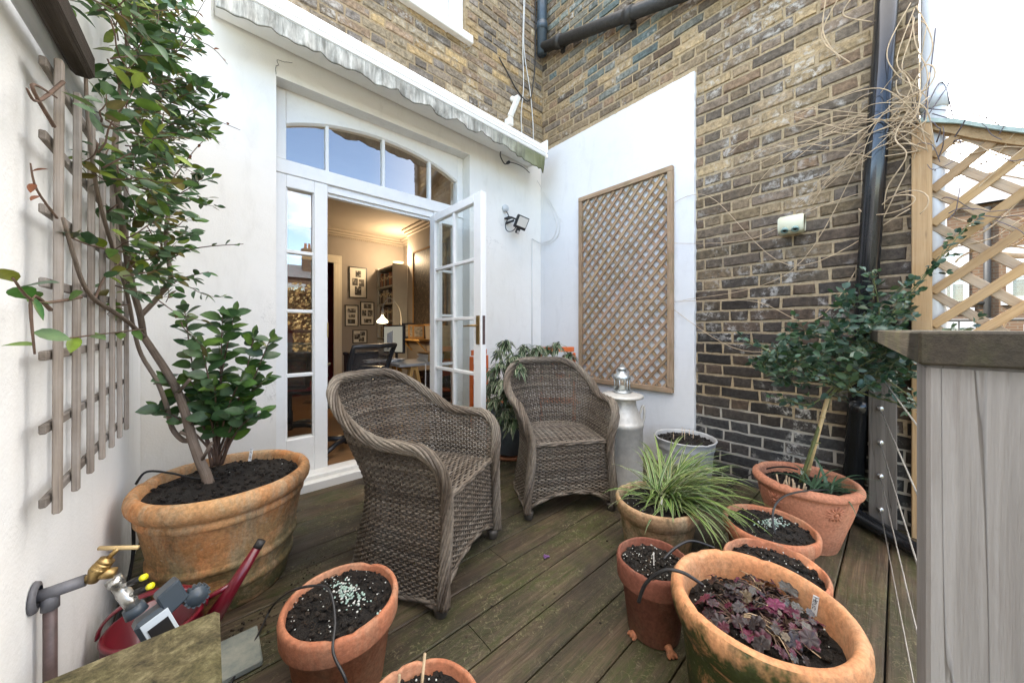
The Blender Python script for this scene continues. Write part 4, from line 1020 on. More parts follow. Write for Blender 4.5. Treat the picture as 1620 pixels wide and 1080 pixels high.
for k in range(K+1):
    s=LS*k/K;c=S0+sd*s
    for (o_,dz) in((-.022,-.0),(.026,-.0),(.026,.05),(-.022,.05)):vs.append(c+sn*o_+V((0,0,stop(s)-.035+dz)))
m.add(vs,[(k*4+q,k*4+(q+1)%4,(k+1)*4+(q+1)%4,(k+1)*4+q) for k in range(K) for q in range(4)]+[(0,1,2,3)],0);m.build('curved_top_rail',[M['pine']],ls)
m=MB();vs=[]
for k in range(K+1):
    s=-.04+(LS+.04)*k/K;c=S0+sd*s
    for (o_,dz) in((-.05,-.012),(-.045,.01),(.05,.01),(.055,-.012)):vs.append(c+sn*o_+V((0,0,stop(max(0,s))+.021+dz)))
m.add(vs,[(k*4+q,k*4+(q+1)%4,(k+1)*4+(q+1)%4,(k+1)*4+q) for k in range(K) for q in range(3)],0)
cp=m.build('felt_capping',[M['felt']],ls);sm=cp.modifiers.new('thick','SOLIDIFY');sm.thickness=.008
m=MB();e=S0+sd*(LS+.03);m.box(e.x-.035,e.x+.035,e.y-.035,e.y+.035,-1.6,1.5,0,b=.003);m.build('post',[M['pine']],ls)
# ---------------------------------------------------------------- pots
def soil_disc(c,r,seed,perl=30,lump=260,blue=False,hump=.012):
    m=MB();rr=random.Random(seed)
    NR,NT_=14,44;vs=[];fs=[]
    for i in range(NR+1):
        for j in range(NT_):
            q=r*i/NR;t=2*pi*j/NT_;x,y=q*cos(t),q*sin(t)
            z=hump*(1-(i/NR)**2)+MN.noise(V((x*22+seed,y*22,seed)))*.010+MN.noise(V((x*60+seed,y*60,seed)))*.006
            vs.append((c[0]+x,c[1]+y,c[2]+z))
    for i in range(NR):
        for j in range(NT_):
            q=(j+1)%NT_;fs.append((i*NT_+j,(i+1)*NT_+j,(i+1)*NT_+q,i*NT_+q))
    m.add(vs,fs,0,(1,1,1),True)
    for k in range(lump):
        q=r*sqrt(rr.random())*.97;t=rr.random()*6.283;x,y=q*cos(t),q*sin(t);s=.002+.008*rr.random()**2.4
        g=.5+1.3*rr.random();br=1.0 if rr.random()<.85 else 2.4
        m.blob((c[0]+x,c[1]+y,c[2]+hump*(1-(q/r)**2)+.003+rr.random()*.004),s,0,(g*br,g*br*.9,g*br*.8),(1,1,.8),.35)
    for k in range(int(perl*.6)):
        q=r*sqrt(rr.random())*.95;t=rr.random()*6.283
        m.blob((c[0]+q*cos(t),c[1]+q*sin(t),c[2]+hump*(1-(q/r)**2)+.009),.0011+.0017*rr.random()**1.5,1,(1,1,1))
    for k in range(14):   # fine rooty fibres
        q=r*sqrt(rr.random())*.85;t=rr.random()*6.283;p=V((c[0]+q*cos(t),c[1]+q*sin(t),c[2]+hump*(1-(q/r)**2)+.010));a=rr.random()*6.28
        m.tube([p,p+V((cos(a)*.015,sin(a)*.015,.005)),p+V((cos(a+.5)*.03,sin(a+.5)*.03,.0))],.0008,3,0,(5,4,3))
    if blue:
        for k in range(150):
            a,b_=rr.gauss(0,.015),rr.gauss(0,.036);ang=blue
            x=a*cos(ang)-b_*sin(ang);y=a*sin(ang)+b_*cos(ang)
            m.blob((c[0]+.015+x,c[1]-.01+y,c[2]+hump+.010+rr.random()*.004),.0018+.0025*rr.random(),2 if rr.random()<.7 else 1,(1,1,1),(1,1,.7),.3)
    return m
def pot(label,x,y,H,R,prof,mat,soilz,soilr,seed,name='flower_pot',cat='pot',n=72,wob=.004,inner=None,**kw):
    t=thing(name,label,cat,(x,y,0))
    m=MB()
    m.lathe(prof,n,0,wob=wob)
    if inner:
        k=max(range(len(prof)),key=lambda i:prof[i][1])
        for i in range(len(prof)-1):
            if i>=k-1:
                for j in range(n):m.m[i*n+j]=1
    chips=random.Random(seed*7)     # nicked, slightly uneven rim
    ztop_=max(p[1] for p in prof);dents=[(chips.uniform(0,6.283),chips.uniform(.05,.13),chips.uniform(.003,.008)) for _ in range(5)]
    for i,(vx,vy,vz) in enumerate(m.v):
        if vz>ztop_-.03:
            a=atan2(vy,vx);q=MN.noise(V((cos(a)*2.2+seed,sin(a)*2.2,seed)))*.0022
            for (da,dw,dd) in dents:
                e=abs((a-da+pi)%(2*pi)-pi)
                if e<dw:q-=dd*(1-e/dw)*(1 if vz>ztop_-.012 else .3)
            m.v[i]=(vx,vy,vz+q)
    o=m.build('vessel',[mat]+([inner] if inner else []));o.parent=t
    if soilz:
        s=soil_disc((0,0,soilz),soilr,seed,**kw);o=s.build('compost',[M['soil'],M['perlite'],M['blueperl']]);o.parent=t
    return t
def std_prof(H,R,base=.70,lip=.10,thick=.014):
    rb=R*base;l=H*(1-lip*2.2);r2=rb+(R*.93-rb)*(l/H)
    return [(0,.0),(rb-.006,0),(rb,.006),(r2,l-.004),(R*.97,l),(R*.985,l+.006),(R,H-.014),(R-.003,H-.004),(R-.008,H),(R-thick+.003,H),(R-thick,H-.005),(R-thick-.006,H-.06),(rb-.02,.03)]
# big terracotta pot in the corner
pot('huge algae stained terracotta pot in the corner holding the climbing camellia',-2.622,-.718,.45,.287,
 [(0,0),(.190,0),(.197,.010),(.212,.075),(.216,.083),(.222,.088),(.223,.104),(.218,.112),(.216,.118),(.228,.165),(.231,.169),(.236,.174),(.236,.188),(.231,.194),(.230,.20),(.255,.338),(.258,.342),(.263,.346),(.264,.362),(.260,.367),(.262,.374),(.274,.382),(.284,.398),(.287,.414),(.284,.434),(.275,.447),(.262,.450),(.252,.445),(.247,.430),(.240,.38),(.18,.03)],
 M['terra_old'],.412,.246,1,perl=16,lump=420,hump=.016)
pot('reddish terracotta pot of bare compost with pale blue pellets beside the wicker chair',-2.388,-1.452,.25,.158,std_prof(.25,.158,.72,.12,.017),M['terra'],.226,.140,2,perl=90,lump=360,blue=.25,hump=.02)
pot('terracotta pot cut by the bottom edge with cane stubs in compost',-2.363,-1.893,.25,.134,std_prof(.25,.134,.72,.11,.015),M['terra'],.222,.117,3,perl=60,lump=260)
pot('wide mossy terracotta pot planted with the purple heuchera',-1.615,-2.295,.34,.207,
 [(0,0),(.150,0),(.156,.01),(.176,.20),(.180,.235),(.186,.245),(.194,.262),(.203,.285),(.207,.305),(.206,.325),(.199,.337),(.190,.341),(.182,.340),(.176,.333),(.172,.315),(.165,.25),(.13,.03)],M['terra_moss'],.268,.166,4,inner=M['terra_in'],perl=80,lump=320)
pot('small dark brown terracotta pot with bare speckled compost on pot feet',-1.532,-1.975,.25,.121,std_prof(.25,.121,.68,.13,.012),M['terra_dark'],.222,.105,5,perl=110,lump=260)
pot('lichen covered low terracotta pot holding the variegated grass',-1.10,-1.778,.24,.184,
 [(0,0),(.135,0),(.14,.008),(.165,.16),(.168,.168),(.175,.172),(.181,.205),(.184,.228),(.180,.238),(.172,.241),(.166,.238),(.160,.225),(.155,.19),(.12,.03)],M['terra_pale'],.205,.156,6,perl=25,lump=240)
pot('pale rimmed terracotta pot of bare compost between grass and rose pots',-.937,-2.178,.23,.166,std_prof(.23,.166,.74,.10,.018),M['terra'],.206,.146,7,perl=40,lump=300,blue=1.2)
pot('terracotta pot of bare compost tucked behind the heuchera pot',-1.258,-2.258,.25,.146,std_prof(.25,.146,.74,.11,.013),M['terra'],.222,.131,8,perl=50,lump=280)
sp=pot('big pink terracotta pot with sunburst motifs holding the standard rose',-.49,-2.231,.315,.212,
 [(0,0),(.118,0),(.122,.004),(.122,.014),(.128,.02),(.150,.10),(.172,.17),(.186,.225),(.190,.255),(.189,.268),(.196,.272),(.208,.278),(.212,.288),(.211,.300),(.203,.311),(.192,.315),(.182,.312),(.178,.30),(.172,.25),(.11,.03)],M['terra_sun'],.262,.172,9,perl=20,lump=300)
for a in(radians(152),radians(222),radians(290)):   # moulded sunbursts
    m=MB();zc=.222;r0=.183
    def sf(u,v,a=a):
        zz=zc+v;r=.150+(zz-.10)*.30 if zz<.17 else .172+(zz-.17)*.255
        t=a+u/r0;return V(((r+.001)*cos(t),(r+.001)*sin(t),zz))
    m.blob(sf(0,0),.011,0,(1,1,1),(1,1,1),.1,True)
    for k in range(14):
        t=k*2*pi/14;l=U(.030,.042);m.tube([sf(cos(t)*.011,sin(t)*.011),sf(cos(t)*l*.6,sin(t)*l*.6),sf(cos(t)*l,sin(t)*l)],[.0055,.0045,.0015],6)
    o=m.build('sunburst_relief',[M['terra_sun']]);o.parent=sp
pot('grey white galvanised tub of compost against the brick wall',-.285,-1.585,.315,.190,
 [(0,0),(.145,0),(.148,.006),(.158,.09),(.166,.19),(.172,.245),(.177,.25),(.176,.262),(.184,.30),(.188,.305),(.191,.310),(.188,.315),(.182,.315),(.178,.305),(.15,.03)],M['greypot'],.285,.174,10,name='metal_tub',cat='tub',perl=14,lump=300,hump=.02)
bkt=pot('dark blue grey zinc bucket planted with a drooping variegated shrub',-.81,-.40,.40,.185,
 [(0,.03),(.128,.03),(.132,.036),(.150,.16),(.170,.34),(.176,.385),(.182,.392),(.182,.402),(.175,.403),(.170,.39),(.13,.06)],M['zinc'],.365,.168,11,name='zinc_bucket',cat='bucket',perl=5,lump=90)
def pot_foot(x,y,a,label,mt='terra'):
    m=MB();m.M=Matrix.Translation((x,y,0))@Matrix.Rotation(a,4,'Z')@Matrix.Scale(.8,4)
    m.tube([(0,.045,.016),(0,.02,.017),(0,-.01,.020),(0,-.030,.015),(0,-.044,.011),(0,-.050,.009)],[.012,.016,.017,.014,.013,.006],12,flat=.95,up=(0,0,1))
    for s in(-1,0,1):m.tube([(s*.009,-.030,.012),(s*.014,-.044,.010),(s*.016,-.053,.007)],[.008,.008,.004],8)
    tag(m.build('terracotta_riser',[M[mt]]),label,'pot riser',group='terracotta claw risers')
pot_foot(-1.585,-1.955,-1.94,'pink terracotta claw foot poking out left of the small dark pot')
pot_foot(-1.570,-2.035,-.593,'reddish terracotta claw foot between the dark pot and heuchera pot')
pot_foot(-2.30,-1.335,2.5,'terracotta claw foot beside the pellet strewn pot')
m=MB();m.lathe([(0,0),(.16,0),(.175,.026),(.165,.028),(.15,.012),(0,.012)],40,c=(-.81,-.40,.0));tag(m.build('pot_saucer',[M['terra']]),'terracotta saucer under the blue grey zinc bucket','saucer')

# ---------------------------------------------------------------- milk churn and lantern
ch=thing('milk_churn','old grey aluminium milk churn standing behind the wicker chair','milk churn',(-.636,-1.325,0))
m=MB();m.lathe([(0,.0),(.128,0),(.132,.006),(.132,.022),(.129,.028),(.130,.40),(.134,.404),(.134,.43),(.131,.434),(.127,.44),(.122,.452),(.098,.51),(.090,.53),(.088,.57),(.088,.585)],56,wob=.004)
m.tube([(.1305,.0,.03),(.1305,0,.40)],.0022,4);o=m.build('body',[M['churn']]);o.parent=ch
for k,q in enumerate(((.130*cos(2.62),.130*sin(2.62)),(.130*cos(3.6),.130*sin(3.6)))):pass
m=MB();m.lathe([(.088,.578),(.112,.582),(.132,.590),(.134,.600),(.128,.606),(.10,.612),(.06,.618),(0,.619)],56,wob=.006);o=m.build('lid',[M['churn']]);o.parent=ch
for s in(-.60,pi-.60):
    d_=V((cos(s),sin(s),0));m=MB();m.tube(smooth_path([d_*.130+V((0,0,.40)),d_*.152+V((0,0,.43)),d_*.156+V((0,0,.50)),d_*.148+V((0,0,.525)),d_*.136+V((0,0,.51)),d_*.122+V((0,0,.465))],5),.0075,8);o=m.build('handle',[M['churn']]);o.parent=ch
ln=thing('lantern','small steel candle lantern standing on the milk churn lid','lantern',(-.636,-1.325,.619))
LZ=.002
m=MB();m.lathe([(0,0),(.058,0),(.060,.006),(.055,.012),(.05,.014),(0,.014)],32);o=m.build('base',[M['steel']]);o.parent=ln
m=MB();
for k in range(6):
    a=k*pi/3+.2;m.tube([(cos(a)*.048,sin(a)*.048,.012),(cos(a)*.048,sin(a)*.048,.095)],.0045,6)
m.lathe([(.046,.012),(.051,.012),(.051,.022),(.046,.022)],6,smooth=False);m.lathe([(.046,.086),(.051,.086),(.051,.096),(.046,.096)],6,smooth=False);o=m.build('cage',[M['steel']]);o.parent=ln
m=MB();m.lathe([(.0445,.02),(.0445,.09)],6,smooth=False);o=m.build('glass',[M['doorglass']]);o.parent=ln
m=MB();m.lathe([(0,.0145),(.02,.0145),(.02,.045),(0,.046)],16);o=m.build('candle',[M['mount']]);o.parent=ln
m=MB();m.lathe([(.058,.094),(.059,.098),(.052,.112),(.036,.128),(.024,.134),(.024,.15),(.030,.152),(.031,.156),(.022,.165),(.010,.170),(0,.171)],32);o=m.build('roof',[M['steel']]);o.parent=ln
m=MB();m.tube([(.012*cos(k*pi/8),0,.176+.012*sin(k*pi/8)) for k in range(17)],.002,6);o=m.build('ring',[M['steel']]);o.parent=ln

# ---------------------------------------------------------------- wicker armchairs
def make_chair():
    t=thing('wicker_armchair','weathered wicker tub armchair nearest the pellet pot, facing right','armchair',(0,0,0),0,'wicker armchairs on the deck')
    CB=[(.100,.077,.056),(.135,.107,.08),(.068,.052,.038),(.165,.138,.107),(.112,.091,.072)]
    def ccol(r,lo=.75,hi=1.2):
        c=V(r.choice(CB))*r.uniform(lo,hi);return (c.x,c.y,c.z)
    FW_=.245
    def shape(v):   # half width, depth, front inset for height fraction v (0 foot .. 1 rim)
        w=.258-.032*math.exp(-((v-.42)/.30)**2)+.062*max(0,v-.55)/.45
        dpt=.545-.058*math.exp(-((v-.40)/.28)**2)+.075*max(0,v-.5)/.5
        return w,dpt
    def plan(s,w,dp):    # s in -1..1 : front-left, back, front-right  (front at y=0, back +y)
        st=dp-w*.92;arc=pi*w*.96;T=2*st+arc;l=(s+1)/2*T
        if l<st:return V((-w,l,0)),V((-1,0,0))
        if l>T-st:return V((w,T-l,0)),V((1,0,0))
        a=(l-st)/arc*pi;return V((-w*cos(a),st+w*.92*sin(a),0)),V((-cos(a),sin(a),0)).normalized()
    def ztop(s):
        q=1-abs(s)
        t=min(1,max(0,(q-.30)/.55));t=t*t*(3-2*t);z=.605+.205*t
        R_=.115;d=q*.86
        if d<R_:z=.605-R_+sqrt(max(0,R_*R_-(R_-d)**2))
        return z
    def zbot(s):
        q=1-abs(s);return .046-.006*cos(q*pi*2)
    def S(s,z):
        v=max(0,min(1,(z-.05)/.72));w,dp=shape(v);p,n=plan(s,w,dp)
        fb=.018*(1-abs(s))*0;p.z=z;return p,n
    rr=random.Random(3)
    NR_=82
    # stakes (vertical warp) and weft strands
    def weave(SF,z0f,z1f,smin,smax,nr,dz,name,amp=.0043,close=False):
        m=MB();ss=[smin+(smax-smin)*i/nr for i in range(nr+1)]
        for i in range(nr+1):
            za,zb2=z0f(ss[i]),z1f(ss[i])
            if zb2-za<.02:continue
            k=max(3,int((zb2-za)/.06));m.tube([SF(ss[i],za+(zb2-za)*j/k)[0] for j in range(k+1)],.0032,4,0,ccol(rr,.5,.8),False)
        row=0;z=.0
        zmax=max(z1f(x) for x in ss);zmin=min(z0f(x) for x in ss);z=zmin+.004
        while z<zmax:
            run=[];col=ccol(rr)
            def flush():
                nonlocal run
                if len(run)>=3:
                    m.tube(run,.0031,5,0,colr,False,True,1.55)
                run=[]
            colr=col
            for i in range(nr*2+1):
                s=smin+(smax-smin)*i/(nr*2)
                if z0f(s)<=z<=z1f(s)-.004:
                    p,n=SF(s,z+ .0012*sin(i*1.7+row));
                    if i%2==0:o=amp*(1 if ((i//2)+row)%2 else -1)
                    else:o=0
                    run.append(p+n*(o+rr.uniform(-.0006,.0006)))
                    if len(run)>rr.randint(40,120):
                        last=run[-1];flush();run=[last];colr=ccol(rr)
                else:flush()
            flush();z+=dz;row+=1
        o=m.build(name,[M['wicker']]);o.parent=t;return o
    weave(S,zbot,lambda s:ztop(s)-.012,-.985,.985,NR_,.0095,'woven_shell')
    # front apron: between the front legs, arched lower edge
    def SFr(s,z):
        w,_=shape((z-.05)/.72);return V((s*(w-.012),.012+.012*(1-s*s)*0,z)),V((0,-1,0))
    weave(SFr,lambda s:.05+.065*(1-abs(s)**2.4),lambda s:.405,-1,1,23,.0095,'woven_apron')
    # seat deck
    m=MB()
    nrow=40
    for r_ in range(nrow):
        y=.015+.45*r_/nrow;run=[]
        wv=shape(.47)[0]-.012
        st=.47-.0-wv*.9
        wx=wv if y<st else wv*sqrt(max(.02,1-((y-st)/(wv*.92))**2))
        k=30
        for i in range(k+1):
            x=-wx+2*wx*i/k;run.append((x,y,.402+.010*sin(pi*min(1,y/.4))*(1-(x/wv)**2)+(.0035 if (i//2+r_)%2 else -.0035)*(1 if i%2==0 else 0)))
        m.tube(run,.0055,5,0,ccol(rr,.85,1.15),False,True,.6)
    for i in range(20):
        x=-.205+.41*i/19;m.tube([(x,.012,.402),(x,.2,.408),(x,.40,.402)],.0032,4,0,ccol(rr,.5,.8),False)
    o=m.build('seat',[M['wicker']]);o.parent=t
    # plaited rim: twisted strands round the whole opening, down both front edges
    path=[]
    for k in range(9):path.append(S(-1,.04+.45*k/9)[0]+V((-.004,-.006,0)))
    for k in range(121):
        s=-1+2*k/120;p,n=S(s,ztop(s));path.append(p+n*.006+V((0,-.006 if abs(s)>.97 else 0,0)))
    for k in range(9):path.append(S(1,.49-.45*(k+1)/9)[0]+V((.004,-.006,0)))
    # resample
    L=[0]
    for a,b_ in zip(path[:-1],path[1:]):L.append(L[-1]+(b_-a).length)
    def at(l):
        l=max(0,min(L[-1],l))
        lo=0
        import bisect
        lo=min(len(L)-2,max(0,bisect.bisect_right(L,l)-1));d_=L[lo+1]-L[lo]
        return path[lo].lerp(path[lo+1],(l-L[lo])/d_ if d_>1e-9 else 0)
    NS=220;cen=[at(L[-1]*i/NS) for i in range(NS+1)]
    cen=[cen[0]]+[(cen[i-1]+cen[i]*2+cen[i+1])/4 for i in range(1,NS)]+[cen[-1]]
    fr=[];pv=V((0,-1,0))
    for i in range(NS+1):
        d_=(cen[min(i+1,NS)]-cen[max(i-1,0)]).normalized();a=(pv-d_*pv.dot(d_)).normalized();pv=a;fr.append((a,d_.cross(a)))
    m=MB();NSTR=11
    m.tube(cen,.015,8,0,(.05,.04,.03),True)
    for q in range(NSTR):
        pts=[]
        for i in range(NS+1):
            th=2*pi*q/NSTR+ (L[-1]*i/NS)*2*pi/.46
            R_=.0178+.0022*sin(i*.55+q*2.1);pts.append(cen[i]+fr[i][0]*(cos(th)*R_)+fr[i][1]*(sin(th)*R_))
        seg=[]
        m.tube(pts,.0061,5,0,ccol(rr,.85,1.25),True)
    o=m.build('plaited_rim',[M['wicker']]);o.parent=t
    # base hoop and apron edging, each a plait of strands
    def plait(fn,n_,name,r_):
        m=MB()
        for q in range(3):m.tube([fn(k/n_,q) for k in range(n_+1)],r_,5,0,ccol(rr,.8,1.1))
        o=m.build(name,[M['wicker']]);o.parent=t
    plait(lambda u,q:S(-1+2*u,.034+.006*q)[0]+S(-1+2*u,.05)[1]*(.006*sin(u*63+q*2.1)),70,'base_hoop',.0075)
    plait(lambda u,q:SFr(-1+2*u,.053+.006*q+.065*(1-abs(-1+2*u)**2.4))[0]+V((0,-.004+.004*sin(u*27+q*2),0)),30,'apron_edging',.0065)
    plait(lambda u,q:V((-.21+.42*u,.006+.003*sin(u*26+q*2.1),.405-.006*q)),24,'seat_edging',.006)
    for (x,y) in((-.245,.012),(.245,.012),(-.17,.47),(.17,.47)):
        m=MB();m.lathe([(0,0),(.020,0),(.023,.006),(.027,.025),(.028,.042),(0,.042)],16,c=(x,y,0));o=m.build('leg',[M['bun']]);o.parent=t
    # a few broken strands
    return t
c1=make_chair()
def place(t,pos,rz):t.matrix_basis=Matrix.Translation(V(pos))@Matrix.Rotation(rz,4,'Z')
c2=c1.copy();COL.objects.link(c2)
for chd in [o for o in bpy.data.objects if o.parent==c1]:
    o=chd.copy();COL.objects.link(o);o.parent=c2
f1=V((-2.035,-1.442,0));f2=V((-1.631,-1.215,0));d12=(f2-f1);place(c1,(f1+f2)/2,atan2(d12.y,d12.x))
g1=V((-1.372,-1.213,0));g2=V((-.968,-1.449,0));dg=(g2-g1);place(c2,(g1+g2)/2,atan2(dg.y,dg.x))
c2['label']='weathered wicker tub armchair standing beside the milk churn'

# ---------------------------------------------------------------- orange folding chairs behind the shrub
def folding(lab,p0,p1,ztop_):
    p0=V(p0);p1=V(p1);t=thing('folding_chair',lab,'folding chair',((p0+p1)/2).to_tuple(),0,'orange chairs behind the bucket shrub')
    a=(p1-p0).normalized();n=V((-a.y,a.x,0))
    for k,z in enumerate((ztop_,ztop_-.12,ztop_-.24)):
        m=MB();m.stick(p0+V((0,0,z)),p1+V((0,0,z)),.045,.015,up=n,b=.004);m.build('back_slat',[M['orange']],t)
    for q in(p0,p1):
        m=MB();m.stick(q+V((0,0,.0)),q+V((0,0,ztop_-.03)),.022,.03,up=n,b=.003);m.build('leg',[M['orange']],t)
    m=MB()
    for k in range(4):m.stick(p0-n*(.03+.05*k)+V((0,0,.42)),p1-n*(.03+.05*k)+V((0,0,.42)),.04,.014,b=.003)
    m.build('seat',[M['orange']],t)
folding('orange folding chair mostly hidden behind the left of the shrub',(-1.06,-.20,0),(-.86,-.14,0),.84)
folding('orange folding chair showing a slat end right of the shrub',(-.46,-.42,0),(-.22,-.60,0),.855)

# ---------------------------------------------------------------- tap, timer, watering can, slab
tp=thing('garden_tap','brass garden tap on a dark wall pipe with a wooden bar handle','tap',(-2.9,-1.41,.5))
m=MB();m.tube([(-2.918,-1.408,.10),(-2.918,-1.408,.50)],.0095,14,0);m.tube([(-2.918,-1.408,.475),(-2.918,-1.408,.51)],.0125,14,1);m.tube([(-2.937,-1.41,.507),(-2.872,-1.412,.512)],.0115,14,1);m.lathe([(.03,0),(.028,.006),(.02,.008)],16,1,c=(-2.938,-1.41,.507),axis=(1,0,0));m.build('supply_pipe',[M['copper'],M['lagging']],tp)
T0=P(112,935,.70);T1=P(150,908,.715);T2=P(172,882,.728);T3=P(188,866,.735)
T0=V((-2.874,-1.412,.512))
m=MB();m.tube([T0,T0.lerp(T1,.5),T1],[.0085,.008,.011],14);m.tube([T1-V((.004,0,.014)),T1.lerp(T2,.25),T1.lerp(T2,.5),T1.lerp(T2,.75),T2],[.009,.0155,.015,.012,.008],16);m.tube([T2,T3],[.005,.0045],10)
for s in(.35,.6,.82):
    q=T1.lerp(T2,s);dv=(T2-T1).normalized();m.tube([q-dv*.003,q+dv*.003],[.0168-.004*s,.0168-.004*s],14)
Tb=P(183,905,.73);m.tube([T1,T1.lerp(Tb,.6),Tb],[.0105,.0105,.010],14);m.build('tap_body',[M['brass']],tp)
m=MB();hd=(P(214,864,.74)-P(164,865,.73)).normalized();m.tube([T3-hd*.036,T3+hd*.036],.0042,10);m.build('handle',[M['cane']],tp)
tm=thing('hose_timer','grey hose timer and plated splitter hanging from the brass tap','hose timer',(-2.82,-1.4,.4))
S1=P(178,915,.735);S2=P(205,950,.745);S3=P(217,970,.75);S4=P(232,994,.755)
m=MB();m.tube([S1,S1.lerp(S2,.25),S1.lerp(S2,.27),S1.lerp(S2,.6),S1.lerp(S2,.62),S2,S2.lerp(S3,.4)],[.0135,.0135,.011,.0115,.013,.013,.012],16)
for s in(.3,.7):
    q=S1.lerp(S2,s+.1);e=q+P(240,930,.75)-P(205,945,.75);m.tube([q,q.lerp(e,.5)],.005,10);m.tube([q.lerp(e,.45),e],.0062,10,1);m.tube([e,e.lerp(q,-.16)],.0064,10,2)
m.build('splitter',[M['chrome'],M['black'],M['yellow']],tm)
dv=(S4-S2).normalized();sy=(CAM-S3);sy=(sy-dv*sy.dot(dv)).normalized();sx=sy.cross(dv).normalized();sx=-sx if sx.dot(RT)<0 else sx
m=MB();m.tube([S2.lerp(S3,.4),S3],[.017,.019],16)
m.obox(S3+dv*.055+sx*.012,sx,sy,dv,.027,.026,.042,0,(1,1,1),.008);m.obox(S3+dv*.012+sx*.052,(sx+V((0,0,.25))).normalized(),sy,dv,.022,.024,.026,0,(1,1,1),.004);m.build('timer_case',[M['timer']],tm)
face=sy
m=MB();c=S3+dv*.055+sx*.016+face*.0265;m.obox(c,sx,face,dv,.023,.002,.034,0,(1,1,1),.004);m.build('face_plate',[M['timerw']],tm)
m=MB();m.obox(c+face*.0028,sx,face,dv,.017,.0008,.018);m.build('display',[M['black']],tm)
m=MB();kc=S3+sx*.085+dv*.045;m.lathe([(0,0),(.02,0),(.022,.01),(.02,.022),(0,.024)],14,0,c=kc,axis=face)
for k in range(14):
    a=k*2*pi/14;uu=face.orthogonal().normalized();ww=face.cross(uu);q=kc+face*.011+(uu*cos(a)+ww*sin(a))*.021;m.obox(q,uu,ww,face,.003,.003,.010)
m.build('dial',[M['timer']],tm)
wc=thing('watering_can','dark red metal watering can lying beside the big pot','watering can',(-2.79,-1.05,0))
m=MB();m.lathe([(0,.0),(.108,0),(.110,.005),(.108,.16),(.112,.165),(.108,.17),(.100,.17),(.098,.03),(0,.02)],44,c=(-2.80,-1.06,0));m.build('body',[M['red']],wc)
m=MB();q0=V((-2.705,-1.075,.05));q1=P(413,856,1.2);m.tube([q0,q0.lerp(q1,.5),q1],[.030,.020,.0125],18);m.tube([q1-(q1-q0).normalized()*.02,q1+(q1-q0).normalized()*.004],.014,18,1);m.build('spout',[M['red'],M['iron']],wc)
m=MB();m.tube([V((-2.70,-1.06,.165)),q0.lerp(q1,.58)],.008,8);m.build('brace',[M['red']],wc)
m=MB();hp=[];
for k in range(25):
    a=pi*k/24;hp.append(V((-2.80-.118*cos(a)*.98,-1.06+.02*cos(a),.165+.085*sin(a))))
m.tube(hp,.014,8,0,flat=.30,up=(0,0,1));m.build('handle',[M['red']],wc)
m=MB();m.box(-2.935,-2.662,-2.5,-1.54,.375,.42,0,b=.008);m.box(-2.90,-2.70,-2.45,-1.60,.0,.374,0,b=.01)
tag(m.build('stone_bench',[M['slab']]),'mossy brown stone slab bench beside the garden tap','bench')
m=MB();m.box(-2.70,-2.556,-1.24,-1.075,.001,.022,0,b=.004);tag(m.build('paving_slab',[M['teal']]),'small teal grey slab lying on the deck near the pellet pot','slab')
# ---------------------------------------------------------------- plants
def leaf(m,p,d,up,L,W,col,fold=.25,droop=.25,mat=0,edge=None,n=5):
    """one leaf: base p, direction d, upper side up"""
    d=V(d).normalized();s=d.cross(V(up))
    if s.length<1e-3:s=d.orthogonal()
    s.normalize();u=s.cross(d).normalized();vs=[];fs=[];cs=[]
    cols=4 if edge else 3
    for i in range(n+1):
        t=i/n;w=W*.5*(sin(pi*min(1,t**.85))**.8 if 0<t<1 else .0)+.0004
        c=V(p)+d*(L*t*(1-.15*droop*t))-V((0,0,1))*(droop*L*t*t*.55)
        if edge:
            for a,f in((-1,1),(-.55,.4),(.55,.4),(1,1)):vs.append(c+s*(w*a)+u*(w*fold*abs(a)))
            cs+=[edge,col,col,edge]
        else:
            for a in(-1,0,1):vs.append(c+s*(w*a)+u*(w*fold*abs(a)))
            g=U(.92,1.08);cs+=[tuple(q*g for q in col),tuple(min(1,q*1.25) for q in col),tuple(q*g for q in col)]
    for i in range(n):
        for k in range(cols-1):fs.append((i*cols+k,i*cols+k+1,(i+1)*cols+k+1,(i+1)*cols+k))
    m.add(vs,fs,mat,cs,True)
def rv_(s=1.0):
    while True:
        v=V((U(-1,1),U(-1,1),U(-1,1)))
        if .05<v.length<1:return v.normalized()*s
